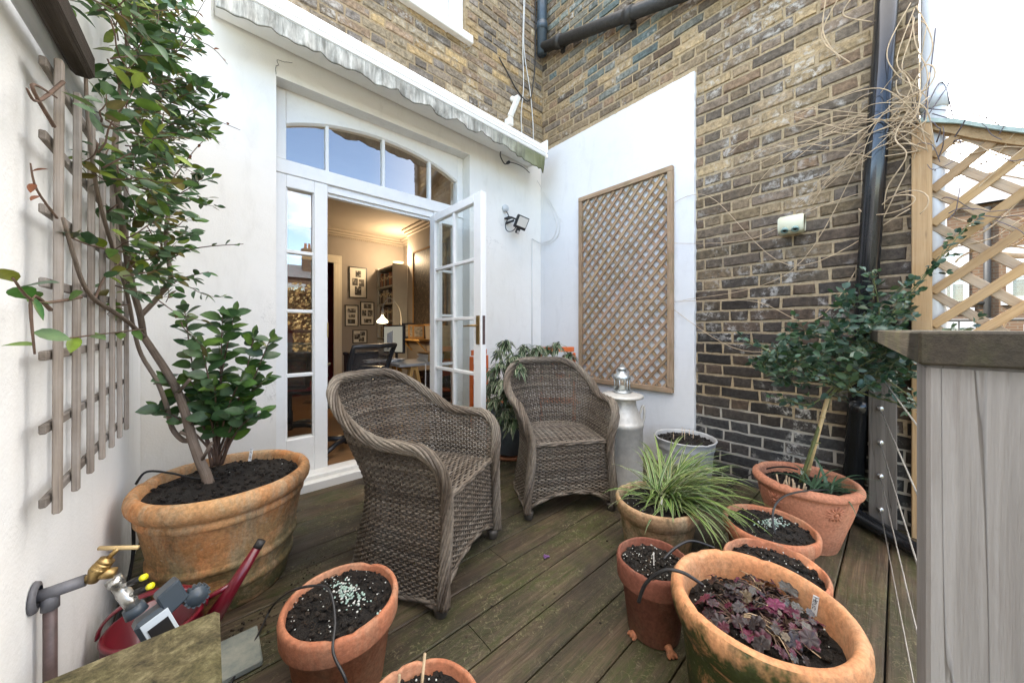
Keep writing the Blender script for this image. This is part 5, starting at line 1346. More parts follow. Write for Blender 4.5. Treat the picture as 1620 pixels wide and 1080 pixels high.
def sprig(mw,ml,p,d,L,nl,ll,cols,r0=.0022,curl=.35,asp=.5,tip=True,start=.15,clampx=None,droop=.3,leafup=.6):
    pts=[V(p)];d=V(d).normalized();seg=6
    for k in range(seg):
        d=(d+rv_(curl*.5)+V((0,0,.06))).normalized();q=pts[-1]+d*(L/seg)
        if clampx and q.x<clampx:q.x=clampx+U(0,.01)
        pts.append(q)
    mw.tube(pts,[r0*(1-.65*k/seg) for k in range(seg+1)],5,0)
    side=rv_();
    for k in range(nl):
        t=start+(1-start)*(k+U(-.2,.2)+.5)/nl;t=max(0,min(.999,t));i=int(t*seg);q=pts[i].lerp(pts[i+1],t*seg-i);dd=(pts[i+1]-pts[i]).normalized()
        a=dd.cross(V((0,0,1)));a=a.normalized() if a.length>.1 else rv_()
        sg=1 if k%2 else -1
        ld=(dd*U(.35,.8)+a*sg*U(.6,1.0)+rv_(.45)).normalized()
        c=RND.choice(cols);g=U(.75,1.25);l=ll*U(.7,1.2)
        if clampx and (q+ld*l).x<clampx:ld.x=abs(ld.x)
        leaf(ml,q+ld*.006,ld,(V((-.1,-.25,leafup))+rv_(.7)),l,l*asp*U(.74,1.15),(c[0]*g,c[1]*g,c[2]*g),U(.05,.5),U(-.3,.9)*droop*2)
    if tip:
        c=RND.choice(cols);leaf(ml,pts[-1],pts[-1]-pts[-2],V((0,0,.6))+rv_(.6),ll*U(.7,1),ll*asp*.85,tuple(min(1,q*1.25) for q in c),.3,.2)
    return pts
CAMC=[(.045,.10,.026),(.06,.125,.03),(.032,.075,.026),(.085,.155,.025),(.075,.13,.062),(.14,.19,.025),(.05,.105,.045),(.09,.15,.08),(.115,.10,.025)]
cm=thing('camellia_climber','tall leafy climbing camellia trained up the grey wall trellis','climbing shrub',(-2.66,-.74,.41))
mt=MB()
T_=[PC(*q) for q in((333,772,1.35),(325,748,1.36),(316,728,1.36),(303,690,1.37),(293,652,1.37),(279,615,1.38),(262,585,1.38),(243,556,1.38),(227,532,1.36))]
mt.tube(smooth_path(T_,4),[.0185-.00022*k for k in range(33)],10,0)
B_=[PC(*q) for q in((227,532,1.36),(222,500,1.3),(210,455,1.25),(200,400,1.2),(190,330,1.15),(182,260,1.1),(185,190,1.1),(195,110,1.1),(205,40,1.1),(215,-60,1.1))]
mt.tube(smooth_path(B_,4),[.0105-.00017*k for k in range(37)],8,0)
A_=[PC(*q) for q in((227,532,1.33),(206,512,1.2),(178,492,1.1),(150,474,1.0),(128,440,.9),(100,345,.78))];mt.tube(smooth_path(A_,4),[.0075-.00022*k for k in range(21)],8,0)
C_=[PC(*q) for q in((301,697,1.372),(288,695,1.385),(272,676,1.38),(263,640,1.36),(247,600,1.33),(224,562,1.3),(212,522,1.25),(200,460,1.15),(160,330,1.0),(140,200,.9),(135,80,.85))];mt.tube(smooth_path(C_,4),[.010-.00018*k for k in range(41)],8,0)
D_=[PC(*q) for q in((222,500,1.33),(250,470,1.36),(270,440,1.36),(262,380,1.36),(268,300,1.36),(250,220,1.36),(255,120,1.36),(250,20,1.36),(250,-60,1.36))];mt.tube(smooth_path(D_,4),[.009-.00015*k for k in range(33)],8,0)
for q in((302,690,285,683,1.37),(318,730,335,700,1.36),(283,620,300,600,1.37)):mt.tube([PC(q[0],q[1],q[4]),PC(q[2],q[3],q[4]-.03)],.006,6)
mt.build('trunk',[M['bark']],cm)
mw=MB();ml=MB()
bands=[(-90,160,262,18),(-40,150,262,21),(10,146,262,23),(60,150,264,24),(110,172,276,21),(160,176,290,21),(210,165,290,20),(250,145,290,18),(290,155,284,15),(330,165,272,10),(370,170,268,8),(410,165,285,9),(450,170,290,8),(490,190,285,5)]
for (yy,xa,xb,nn) in bands:
    for k in range(nn):
        x=xa+(xb-xa)*(.5+.5*(U(-1,1)+U(-1,1))*.62);x=max(xa-5,min(xb+6,x));y=yy+U(-26,26)
        if x<215:dm=PC(x,y,9).xy;d=(PC(x,y,9)-CAM).dot(FW)*U(.80,1.0)
        else:d=U(1.12,1.52)
        p=PC(x,y,d,-2.87);g=V((U(-.2,.9),U(-.9,.4),U(-.5,.55)))
        sprig(mw,ml,p,g,U(.08,.17),RND.randint(6,9),U(.034,.055),CAMC,.0020,.6,.46,True,.05,-2.925)
# loose outer shoots
for a in(((128,470,.9),(60,478,.72),(20,440,.66),5,.055),((150,474,1.0),(165,440,1.0),(190,415,.95),6,.06),((240,430,1.33),(300,395,1.38),(385,386,1.42),6,.045),((250,460,1.3),(290,440,1.3),(330,430,1.32),7,.05),((230,520,1.3),(190,525,1.12),(105,535,.78),6,.05),((200,400,1.2),(150,390,.9),(110,375,.76),7,.06),((100,130,.72),(60,160,.64),(42,140,.62),0,.04),((85,200,.7),(50,135,.63),(90,155,.7),0,.04),((80,490,.7),(50,470,.65),(55,560,.66),4,.05)):
    pts=smooth_path([PC(*a[0]),PC(*a[1]),PC(*a[2])],5);mw.tube(pts,[.0034-.0002*k for k in range(len(pts))],5)
    for k in range(a[3]):
        i=min(len(pts)-2,int((k+1.2)/(a[3]+.4)*len(pts)));dd=(pts[i+1]-pts[i]).normalized();c=RND.choice(CAMC);l=a[4]*U(.65,1.0)
        ld=(dd*.5+rv_(.6)+V((.2,-.3,0))).normalized();leaf(ml,pts[i],ld,V((-.1,-.6,.7))+rv_(.4),l,l*.5,tuple(q*U(.9,1.35) for q in c),.2,.3)
for a in(((262,48,1.36),(330,72,1.42),(360,102,1.44)),((255,165,1.36),(320,182,1.42),(380,206,1.44)),((262,200,1.36),(310,205,1.4),(348,226,1.42)),((268,290,1.36),(310,235,1.4),(335,212,1.4)),((262,110,1.36),(290,60,1.4),(325,0,1.4)),((90,345,.75),(58,300,.66),(48,258,.64))):
    pts=smooth_path([PC(*a[0]),PC(*a[1]),PC(*a[2])],5);mw.tube(pts,[.0022-.00012*k for k in range(len(pts))],5)
    for k in range(3):
        q=pts[4+2*k];leaf(ml,q,rv_(),V((0,0,1)),.02,.009,(.20,.07,.03),.4,.2)
mw.build('twigs',[M['twig']],cm);ml.build('foliage',[M['leaf']],cm)
# young upright camellia in the same pot
cy=thing('young_camellia','young bushy camellia with glossy leaves at the back of the huge pot','shrub',(-2.55,-.62,.41))
mw=MB();ml=MB()
base=P(345,735,1.46)
for (x,y,d) in((292,490,1.45),(318,545,1.40),(352,500,1.5),(372,492,1.52),(402,530,1.5),(428,535,1.52),(420,600,1.5),(415,655,1.46),(300,600,1.40),(262,600,1.38),(382,600,1.42),(340,610,1.38),(390,650,1.40),(250,645,1.36),(330,660,1.38)):
    tip=P(x,y,d);b0=base+V((U(-.02,.02),U(-.02,.02),0));mid=b0.lerp(tip,.5)+V((U(-.02,.02),U(-.02,.02),.06*(1 if y>560 else .3)))
    pts=smooth_path([b0,mid,tip],7);mw.tube(pts,[.0052-.00026*k for k in range(len(pts))],6)
    L_=(tip-b0).length;nl=int(L_/.023)
    for k in range(nl):
        t=.30+.70*(k+.5)/nl;i=min(len(pts)-2,int(t*(len(pts)-1)));q=pts[i].lerp(pts[i+1],t*(len(pts)-1)-i);dd=(pts[i+1]-pts[i]).normalized()
        an=k*2.4+U(-.3,.3);ld=(V((cos(an),sin(an),U(-.05,.45)))+dd*.35).normalized();l=U(.062,.09);c=RND.choice(CAMC[:5]);g=U(.85,1.2)
        leaf(ml,q,ld,V((-.25,-.75,.75))+rv_(.35),l,l*.56,tuple(w*g for w in c),U(.15,.35),U(.1,.5))
    leaf(ml,tip,tip-mid,V((0,-.5,.8)),.05,.022,(.08,.14,.035),.3,.1)
mw.build('stems',[M['twig']],cy);ml.build('foliage',[M['leaf']],cy)
# standard rose
rs=thing('standard_rose','standard rose with dense blue green leaves on one slim stem','rose tree',(-.49,-2.231,.26))
stem0=V((-.46,-2.21,.26));top=P(1312,628,1.66)
mw=MB();mw.tube(smooth_path([stem0+V((-.018,.0,0)),stem0.lerp(top,.5)+V((-.020,0,0)),top],6),.0075,8,0);mw.tube(smooth_path([top,P(1325,612,1.66),P(1340,585,1.66)],4),.006,7,0);mw.build('trunk',[M['greenstem']],rs)
mw=MB();ml=MB();RC=[(.022,.056,.036),(.028,.068,.042),(.018,.042,.030),(.045,.09,.056),(.034,.07,.028),(.075,.125,.09),(.026,.06,.022)]
tips=[]
def rsprig(x,y,d,n=6,ll=.036):
    p=P(x,y,d)
    if p.x>-.05:p.x=-.05
    return sprig(mw,ml,p,V((U(-.9,.7),U(-.8,.5),U(-.3,.6))),U(.05,.11),n,ll*U(.85,1.2),RC,.0012,.6,.66,True,.0)
for k in range(215):
    u=U(-1,1);x=1325+u*118;yc=578-10*cos(u*2);hh=52*sqrt(max(.1,1-u*u));y=yc+U(-1,1)*hh;rsprig(x,y,1.66+U(-.24,.20))
for k in range(55):rsprig(U(1330,1440),U(470,570),1.64+U(-.15,.15))
for (a,b_,c_,n) in(((1345,600,1.66),(1430,480,1.6),(1540,345,1.56),16),((1340,600,1.66),(1250,570,1.62),(1172,535,1.60),10),((1345,600,1.64),(1390,520,1.56),(1380,430,1.52),12),((1340,600,1.6),(1400,600,1.45),(1466,652,1.36),10),((1340,590,1.6),(1440,540,1.5),(1540,520,1.40),10),((1335,610,1.66),(1410,500,1.62),(1475,420,1.56),12),((1330,610,1.6),(1390,630,1.5),(1440,640,1.42),9),((1320,610,1.66),(1280,640,1.58),(1230,625,1.55),8)):
    pts=[P(*a),P(*b_),P(*c_)]
    pts=smooth_path(pts,6);mw.tube(pts,[.004-.0002*k for k in range(len(pts))],6)
    for k in range(n):
        t=.35+.65*(k+.5)/n;i=min(len(pts)-2,int(t*(len(pts)-1)));sprig(mw,ml,pts[i],(pts[i+1]-pts[i]).normalized()+rv_(.9),U(.03,.075),4,U(.026,.036),RC,.001,.5,.66)
for k in range(6):
    q=P(1375+U(-40,30),590+U(-25,30),1.6+U(-.1,.1));mw.tube([top.lerp(q,.2),q],.002,5)
mw.build('twigs',[M['greenstem']],rs);ml.build('foliage',[M['rose']],rs)
m=MB();ca=V((-.445,-2.22,.24));cb=P(1309,630,1.645);m.tube([ca,ca.lerp(cb,.5),cb],[.0095,.009,.0085],10)
for s in(.22,.5,.8):
    q=ca.lerp(cb,s);m.tube([q-V((0,0,.004)),q+V((0,0,.004))],.0108,10)
m.tube([ca.lerp(cb,.52)+V((.018*cos(k),.018*sin(k),0)) for k in range(7)],.0025,5,1)
tag(m.build('bamboo_cane',[M['cane'],M['greenstem']]),'bamboo cane supporting the stem of the standard rose','cane')
# strap leaves (bulbs) in the rose pot, cane stubs
def blade(m,p,az,el,L,W,col,edge,bend=1.6,n=9,mat=0):
    d=V((cos(az)*cos(el),sin(az)*cos(el),sin(el)));s=V((-sin(az),cos(az),0));q=V(p);vs=[];fs=[];cs=[]
    ang=el
    for i in range(n+1):
        t=i/n;w=W*.5*(min(1,.55+t*2.5))*(1-t**3.2)+.0003
        dd=V((cos(az)*cos(ang),sin(az)*cos(ang),sin(ang)));nn=s.cross(dd).normalized()
        for a in(-1,-.52,.52,1):vs.append(q+s*(w*a)+nn*(abs(a)*w*.35))
        cs+=[edge,col,col,edge];q=q+dd*(L/n);ang-=bend/n*(.35+1.3*t)
    for i in range(n):
        for k in range(3):fs.append((i*4+k,i*4+k+1,(i+1)*4+k+1,(i+1)*4+k))
    m.add(vs,fs,mat,cs,True)
vg=thing('variegated_grass','arching green and cream striped grass spilling from its pot','ornamental grass',(-1.06,-1.80,.20))
m=MB()
for k in range(320):
    az=U(-pi,pi) if RND.random()<.36 else RND.gauss(-.62,.85)
    lean=1.0;p=V((-1.055+U(-.05,.05),-1.80+U(-.045,.045),.205));L=U(.20,.385)*(1.15 if cos(az+.6)>0 else .78)
    g=U(.8,1.3);gr=RND.choice([(.055,.125,.02),(.08,.165,.025),(.045,.10,.03),(.11,.19,.035)]);e=RND.choice([(.62,.63,.34),(.70,.70,.46),(.50,.56,.20)])
    blade(m,p,az,U(.35,1.22),L,U(.009,.0135),tuple(q*g for q in gr),tuple(q*U(.8,1.1) for q in e),U(1.1,2.3))
m.build('blades',[M['leafmatte']],vg)
bb=thing('bulb_foliage','floppy strap leaves of bulbs sprouting in the rose pot','bulb plant',(-.55,-2.30,.26))
m=MB();c0=P(1285,748,1.60);c0.z=.27
for k in range(34):
    p=V((-.55+U(-.045,.045),-2.295+U(-.045,.045),.268));az=U(-pi,pi) if k<14 else RND.gauss(-.55,.7);g=U(.8,1.2);blade(m,p,az,U(.5,1.15),U(.13,.26),U(.007,.010),(.055*g,.115*g,.06*g),(.065*g,.13*g,.07*g),U(1.3,2.3))
for k in range(2):
    p=V((-.52+.05*k,-2.23,.27));m.tube(smooth_path([p,p+V((.01,.0,.05)),p+V((.03,.01,.07))],4),.002,5,0,(.10,.16,.06));leaf(m,p+V((.03,.01,.07)),V((.3,0,-.8)),V((0,0,1)),.03,.014,(.6,.62,.55),.6,.2)
m.build('blades',[M['leafmatte']],bb)
def stubs(label,pts,r=.0035):
    m=MB()
    for (p,d,L) in pts:p=V(p);m.tube([p,p+V(d).normalized()*L],r,7)
    tag(m.build('cut_stems',[M['dry']]),label,'cut stems')
stubs('cluster of cut pale stems standing in the rose pot compost',[((-.60+U(-.06,.02),-2.20+U(-.05,.05),.262),(U(-.3,.3),U(-.3,.3),1),U(.03,.075)) for k in range(12)])
for q in(('tallest pale cane stub in the pot at the bottom edge',P(663,1078,.69)-V((0,0,.06)),(.15,.05,1),.105),('middle pale cane stub in the pot at the bottom edge',P(627,1085,.70)-V((0,0,.05)),(.1,0,1),.07),('leftmost short cane stub in the pot at the bottom edge',P(590,1090,.70)-V((0,0,.05)),(-.1,0,1),.065)):stubs(q[0],[q[1:]],.003)
# shoots in the grey tub
m=MB()
for (x,y,h) in((-.33,-1.60,.06),(-.27,-1.56,.05),(-.24,-1.62,.04),(-.36,-1.54,.035),(-.20,-1.58,.03)):
    p=V((x,y,.30));m.tube(smooth_path([p,p+V((.004,0,h*.6)),p+V((.008,.004,h))],3),.0028,6,0,(.55,.42,.30));leaf(m,p+V((.008,.004,h)),V((.4,.1,.9)),V((0,-1,0)),.02,.008,(.45,.33,.15),.4,.1)
tag(m.build('bare_shoots',[M['leafmatte']]),'pale bare shoots poking up from the grey tub','shoots')
# heuchera
hc=thing('heuchera','low purple and silver leaved heuchera in the wide mossy pot','heuchera',(-1.6,-2.29,.28))
ml=MB();mw=MB();HC=[(.10,.012,.03),(.035,.027,.027),(.06,.06,.056),(.12,.018,.045),(.045,.028,.032),(.085,.08,.07),(.075,.012,.03),(.15,.028,.07),(.12,.09,.055),(.026,.016,.018),(.065,.063,.066),(.03,.022,.024)]
cl=[V((-1.62,-2.28,.288)),V((-1.56,-2.31,.288)),V((-1.66,-2.33,.286)),V((-1.585,-2.245,.288)),V((-1.67,-2.26,.286)),V((-1.53,-2.28,.29)),V((-1.60,-2.35,.287))]
for k in range(190):
    c=RND.choice(cl);az=U(0,6.283);L=U(.02,.085);h=U(.008,.036);p=c+V((cos(az)*L,sin(az)*L,h))
    if (p.xy-V((-1.615,-2.295))).length>.158:continue
    mw.tube(smooth_path([c,c.lerp(p,.5)+V((0,0,.012)),p],3),.0014,5,0)
    r=U(.009,.025) if RND.random()<.75 else U(.006,.013);n_=(V((cos(az)*.5,sin(az)*.5,1))+rv_(.5)).normalized();a=n_.orthogonal().normalized();b_=n_.cross(a);col=RND.choice(HC);NR_=28;vs=[p+n_*(-.0)];cs=[tuple(q*.75 for q in col)]
    e=RND.choice(HC)
    for ring,f in((.45,1),(.8,.9),(1,1)):
        for j in range(NR_):
            t=2*pi*j/NR_;lob=(.80+.20*abs(cos(t*3.5))**.7)*(1-.35*math.exp(-((t-pi)/.35)**2))+.045*(-1)**j
            rr=r*ring*(lob if ring>.5 else .9);vs.append(p+a*cos(t)*rr+b_*sin(t)*rr+n_*(.18*r*ring*ring*sin(t*3.5*2)*.5+.12*r*ring-.10*r*ring**3))
            ve=1.25 if j%4==0 else .9;cs.append(tuple(q*ve for q in (col if ring<.9 else V(col).lerp(V(e),.6))))
    fs=[(0,1+j,1+(j+1)%NR_) for j in range(NR_)]
    for ring in range(2):
        for j in range(NR_):fs.append((1+ring*NR_+j,1+(ring+1)*NR_+j,1+(ring+1)*NR_+(j+1)%NR_,1+ring*NR_+(j+1)%NR_))
    ml.add(vs,fs,0,cs,True)
for k in range(9):
    p=RND.choice(cl);az=U(0,6.28);mw.tube(smooth_path([p,p+V((cos(az)*.03,sin(az)*.03,.03)),p+V((cos(az)*.09,sin(az)*.09,.01))],4),.0014,5,1)
mw.build('leaf_stalks',[M['twig'],M['dry']],hc);ml.build('leaves',[M['heuch']],hc)
# variegated narrow leaved shrub in the zinc bucket
vs_=thing('variegated_shrub','shrub of drooping narrow cream edged leaves in the zinc bucket','shrub',(-.81,-.40,.36))
mw=MB();ml=MB();b0=V((-.81,-.40,.36))
heads=[]
for (x,y,d) in((800,540,2.62),(812,560,2.5),(850,548,2.75),(882,545,2.85),(900,560,2.85),(790,575,2.5),(785,600,2.5),(835,575,2.55),(825,600,2.5),(800,620,2.45),(860,570,2.65),(905,580,2.75),(782,630,2.45),(810,590,2.6),(775,610,2.6),(845,600,2.55),(800,650,2.45),(870,590,2.65),(790,555,2.75),(830,548,2.8),(818,640,2.45),(783,660,2.48),(812,665,2.42),(798,600,2.38),(895,570,2.7),(838,560,2.9),(865,550,2.95),(778,585,2.7),(820,575,2.42)):
    h=P(x,y,d)+V((0,0,.01))
    if h.x>-.10:h.x=-.10
    if h.y>-.10:h.y=-.10
    pts=smooth_path([b0+V((U(-.06,.06),U(-.06,.06),0)),b0.lerp(h,.55)+V((0,0,.05)),h],5);mw.tube(pts,[.006-.0003*k for k in range(len(pts))],6)
    for k in range(46):
        az=U(0,6.283);el=U(-.5,.75);g=U(.75,1.25);l=U(.07,.115)
        leaf(ml,h-V((0,0,U(0,.05))),V((cos(az),sin(az),el)),V((0,0,1)),l,l*.23,(.05*g,.095*g,.04*g),.2,U(.5,1.5),0,(.62,.62,.44) if RND.random()<.8 else (.10,.14,.06))
mw.build('stems',[M['greenstem']],vs_);ml.build('foliage',[M['leafmatte']],vs_)
# dry bare climber over the pipe and the brickwork
dv_=thing('bare_climber','tangle of bare pale climber stems across the brick and downpipe','climbing plant',(-.06,-2.6,0))
m=MB();m2=MB()
knot=[PX(1455,190,-.07),PX(1462,215,-.06),PX(1450,170,-.08),PX(1468,240,-.06)]
def arc(a,b_,sag,rad,mm,n=4,dk=False):
    a,b_=V(a),V(b_);l=(b_-a).length;w=l*.09;mid=a.lerp(b_,.5)+V((U(-.08,0),U(-w,w),sag+U(-w,w)));pts=[a,a.lerp(mid,.5)+V((U(-.03,.01),U(-w,w),sag*.35+U(-w,w))),mid,mid.lerp(b_,.55)+V((U(-.02,.01),U(-w,w),sag*.3+U(-w,w))),b_]
    for q in pts:q.x=min(q.x,-.02) if q.y>-2.6 else q.x
    pts=smooth_path(pts,7);mm.tube(pts,[rad*(1-.5*k/len(pts)) for k in range(len(pts))],6)
for k in range(30):
    t=(U(1225,1400),U(150,345)) if k<20 else (U(1150,1300),U(215,370))
    arc(RND.choice(knot)+rv_(.03),PX(t[0],t[1],U(-.12,-.03)),U(.0,.17),U(.002,.0036),m)
for k in range(5):
    a=PX(U(1440,1475),U(60,330),-.08);b_=PX(U(1360,1450),U(150,350),-.11);arc(a,b_,U(-.10,.10),U(.002,.003),m)
for k in range(3):    # curls around the pipe and post
    c=PX(U(1370,1480),U(130,360),-.12);r1,r2=U(.05,.12),U(.04,.09);t0=U(0,6);n_=18
    m.tube([c+V((.035*cos(t0+i*.26),r1*cos(t0+i*.26),r2*sin(t0+i*.26)+.003*i)) for i in range(n_)],[.0026]*n_,6)
for k in range(6):
    a=PX(U(1430,1462),U(-20,40),-.06);b_=RND.choice(knot);arc(a,b_+rv_(.05),U(-.03,.05),U(.0022,.003),m)
for (q1,q2,q3,q4) in(((1455,205),(1380,225),(1250,430),(1080,475)),((1440,260),(1300,500),(1180,475),(1000,480)),((1400,520),(1280,545),(1160,550),(1040,470)),((1440,330),(1250,420),(1120,310),(1050,330)),((1380,300),(1290,330),(1180,380),(1060,385))):
    m.tube(smooth_path([PX(q[0],q[1],U(-.06,-.035)) for q in(q1,q2,q3,q4)],8),[.0028-.00005*k for k in range(25)],5)
for (q1,q2,q3) in(((1325,0),(1300,60),(1345,100)),((1345,0),(1335,25),(1380,35)),((1310,-20),(1302,50),(1330,95))):m.tube(smooth_path([PX(q[0],q[1],-.05) for q in(q1,q2,q3)],7),.0034,6)
def LSP(s,z,o=-.03):return S0+sd*s+sn*o+V((0,0,z))
for k in range(9):
    arc(LSP(U(-.02,.05),U(1.4,2.0)),LSP(U(.3,.7),U(1.5,2.0)),U(-.06,.06),U(.003,.0045),m)
for k in range(5):
    c=LSP(U(.08,.3),U(.9,1.6),-.04);r1,r2=U(.05,.12),U(.05,.12);t0=U(0,6);m.tube([c+sd*(r1*cos(t0+i*.25))+V((0,0,r2*sin(t0+i*.25))) for i in range(15)],.004,6)
m.tube(smooth_path([LSP(.12,1.42,-.03),LSP(.2,1.38,-.05),LSP(.3,1.36,-.04),LSP(.45,1.42,-.03)],5),.012,8,0)
for k in range(26):
    a=LSP(U(.0,.4),U(1.5,2.0),.05);arc(a,a+sd*U(-.15,.25)+V((0,0,U(-.12,.18)))+sn*U(-.05,.1),U(-.04,.04),U(.0016,.003),m2)
for (q1,q2,q3) in(((1462,190),(1475,90),(1480,45)),((1462,180),(1490,130),(1510,195)),((1470,180),(1490,150),(1508,122)),((1470,172),(1550,182),(1590,205)),((1475,180),(1530,195),(1600,212))):m2.tube(smooth_path([P(q[0],q[1],1.66) for q in(q1,q2,q3)],6),.0024,5)
m.build('pale_stems',[M['dry']],dv_);m2.build('dark_twigs',[M['drydark']],dv_)
# plant labels with handwriting
def plabel(p,d,L,W,label,strokes):
    p=V(p);d=V(d).normalized();n_=(CAM-p).normalized();s=d.cross(n_).normalized();n_=s.cross(d).normalized()
    t=thing('plant_label',label,'plant label',p.to_tuple())
    m=MB();m.obox(p+d*(L/2),s,n_,d,W/2,.0006,L/2,0,(1,1,1));m.build('tag',[M['label']],t)
    m=MB()
    for st in strokes:
        m.tube([p+d*(L-.004-q[1]*W*1.0)+s*((q[0]-.5)*W*.8)+n_*.0012 for q in st],.0007,4)
    m.build('writing',[M['ink']],t)
def text_strokes(txt):
    G={'H':[[(0,0),(1,0)],[(0,.6),(1,.6)],[(.5,0),(.5,.6)]],'e':[[(.55,0),(.55,.5),(.3,.5),(.3,.05),(.9,.05),(.95,.5)]],'u':[[(.3,0),(.9,.05),(.95,.3),(.9,.5),(.3,.5)]],'c':[[(.4,.5),(.3,.1),(.9,.05),(.95,.5)]],'v':[[(.3,0),(.95,.25),(.3,.5)]],'r':[[(.3,0),(.95,0)],[(.45,.1),(.3,.4)]],'m':[[(.95,0),(.3,.1),(.9,.3),(.3,.5),(.95,.6)]]}
    out=[];y=0
    for ch in txt:
        for st in G[ch]:out.append([(1-a,y+b_) for a,b_ in st])
        y+=.72
    return out
lp0=P(1287,975,.80);lp0=V((-1.478,-2.345,.30))
plabel(P(1287,972,.905),V((.05,-.1,1)),.052,.0125,'white plant label reading Heuc standing in the heuchera pot',text_strokes('Heuc'))
plabel(P(395,729,1.45),V((.14,.05,1)),.055,.011,'white handwritten plant label in the huge corner pot',text_strokes('curmer'))
plabel(V((-1.155,-1.83,.205)),V((.2,.1,1)),.07,.008,'plain white plant label among the variegated grass',[])
plabel(V((-1.56,-1.99,.225)),V((0,.0,1)),.06,.004,'thin white marker stick in the small dark pot',[])
# ---------------------------------------------------------------- irrigation tubes
def hose(label,pts,r=.0035,n=7):
    m=MB();m.tube(smooth_path(pts,n),r,8);tag(m.build('irrigation_tube',[M['hose']]),label,'hose',group='black irrigation tubes')
hose('black irrigation tube looping over the pellet strewn pot',[P(362,1085,.98),PZ(405,1010,.02),PZ(430,960,.05),P(460,935,.98),P(500,926,.95),P(522,935,.92),P(530,980,.88),P(527,1030,.83),P(545,1070,.80),P(552,1100,.8)])
hose('black irrigation tube crossing the compost of the huge pot',[P(215,765,1.36),P(232,746,1.36),P(270,748,1.37),P(310,757,1.38),P(350,757,1.39),P(376,760,1.4)],.0045)
hose('black irrigation tube arching out of the heuchera pot',[P(1112,925,.92),P(1080,905,.93),P(1050,902,.95),P(1022,922,.97),P(1010,952,.98)],.0048)
hose('black irrigation tube arching into the small dark pot',[P(1050,884,1.10),P(1070,865,1.12),P(1095,855,1.14),P(1130,866,1.14)],.0042)
hose('grey black irrigation tube curling over the rose pot rim',[P(1318,775,1.58),P(1275,776,1.52),P(1240,785,1.46),P(1224,805,1.42),P(1224,835,1.38),P(1235,860,1.35),P(1253,868,1.32),P(1225,888,1.25)],.0042)
hose('black irrigation tube running from the tub into the rose pot',[PZ(1150,770,.1),P(1165,760,2.0),P(1210,742,1.85),P(1240,738,1.75),P(1262,742,1.68)],.004)
m=MB();m.tube(smooth_path([V((-2.93,-1.2,.02)),V((-2.92,-.9,.02)),V((-2.90,-.6,.15)),V((-2.915,-.48,.33))],6),.0055,8);tag(m.build('irrigation_tube',[M['hose']]),'black irrigation tube running along the foot of the garden wall','hose',group='black irrigation tubes')
# small litter on the deck
m=MB();q=PZ(862,880,.004)
for k in range(7):m.blob(q+V((U(-.012,.012),U(-.012,.012),.004)),U(.004,.008),0,(1,1,1),(1,1,.5))
tag(m.build('fallen_petals',[M['purple']]),'small purple scrap of petals on the bare deck boards','petals')
m=MB()
for k in range(330):
    t=RND.random()
    if t<.45:
        a=U(-.9,.9);r=.22+abs(RND.gauss(0,.07));p=V((-2.622+cos(a-1.0)*r*1.15,-.718+sin(a-1.0)*r*1.3,.002))
    elif t<.6:p=V((-2.36+U(-.3,.2),-1.25+U(-.2,.2),.002))
    else:p=V((U(-2.3,-.2),U(-2.45,-.3),.002))
    g=U(.6,3);m.blob(p,U(.0015,.005),0,(g*1.4,g*1.2,g),(1,1,.6),.4)
tag(m.build('soil_crumbs',[M['soil']]),kind='stuff',label='scattered soil crumbs on the deck')
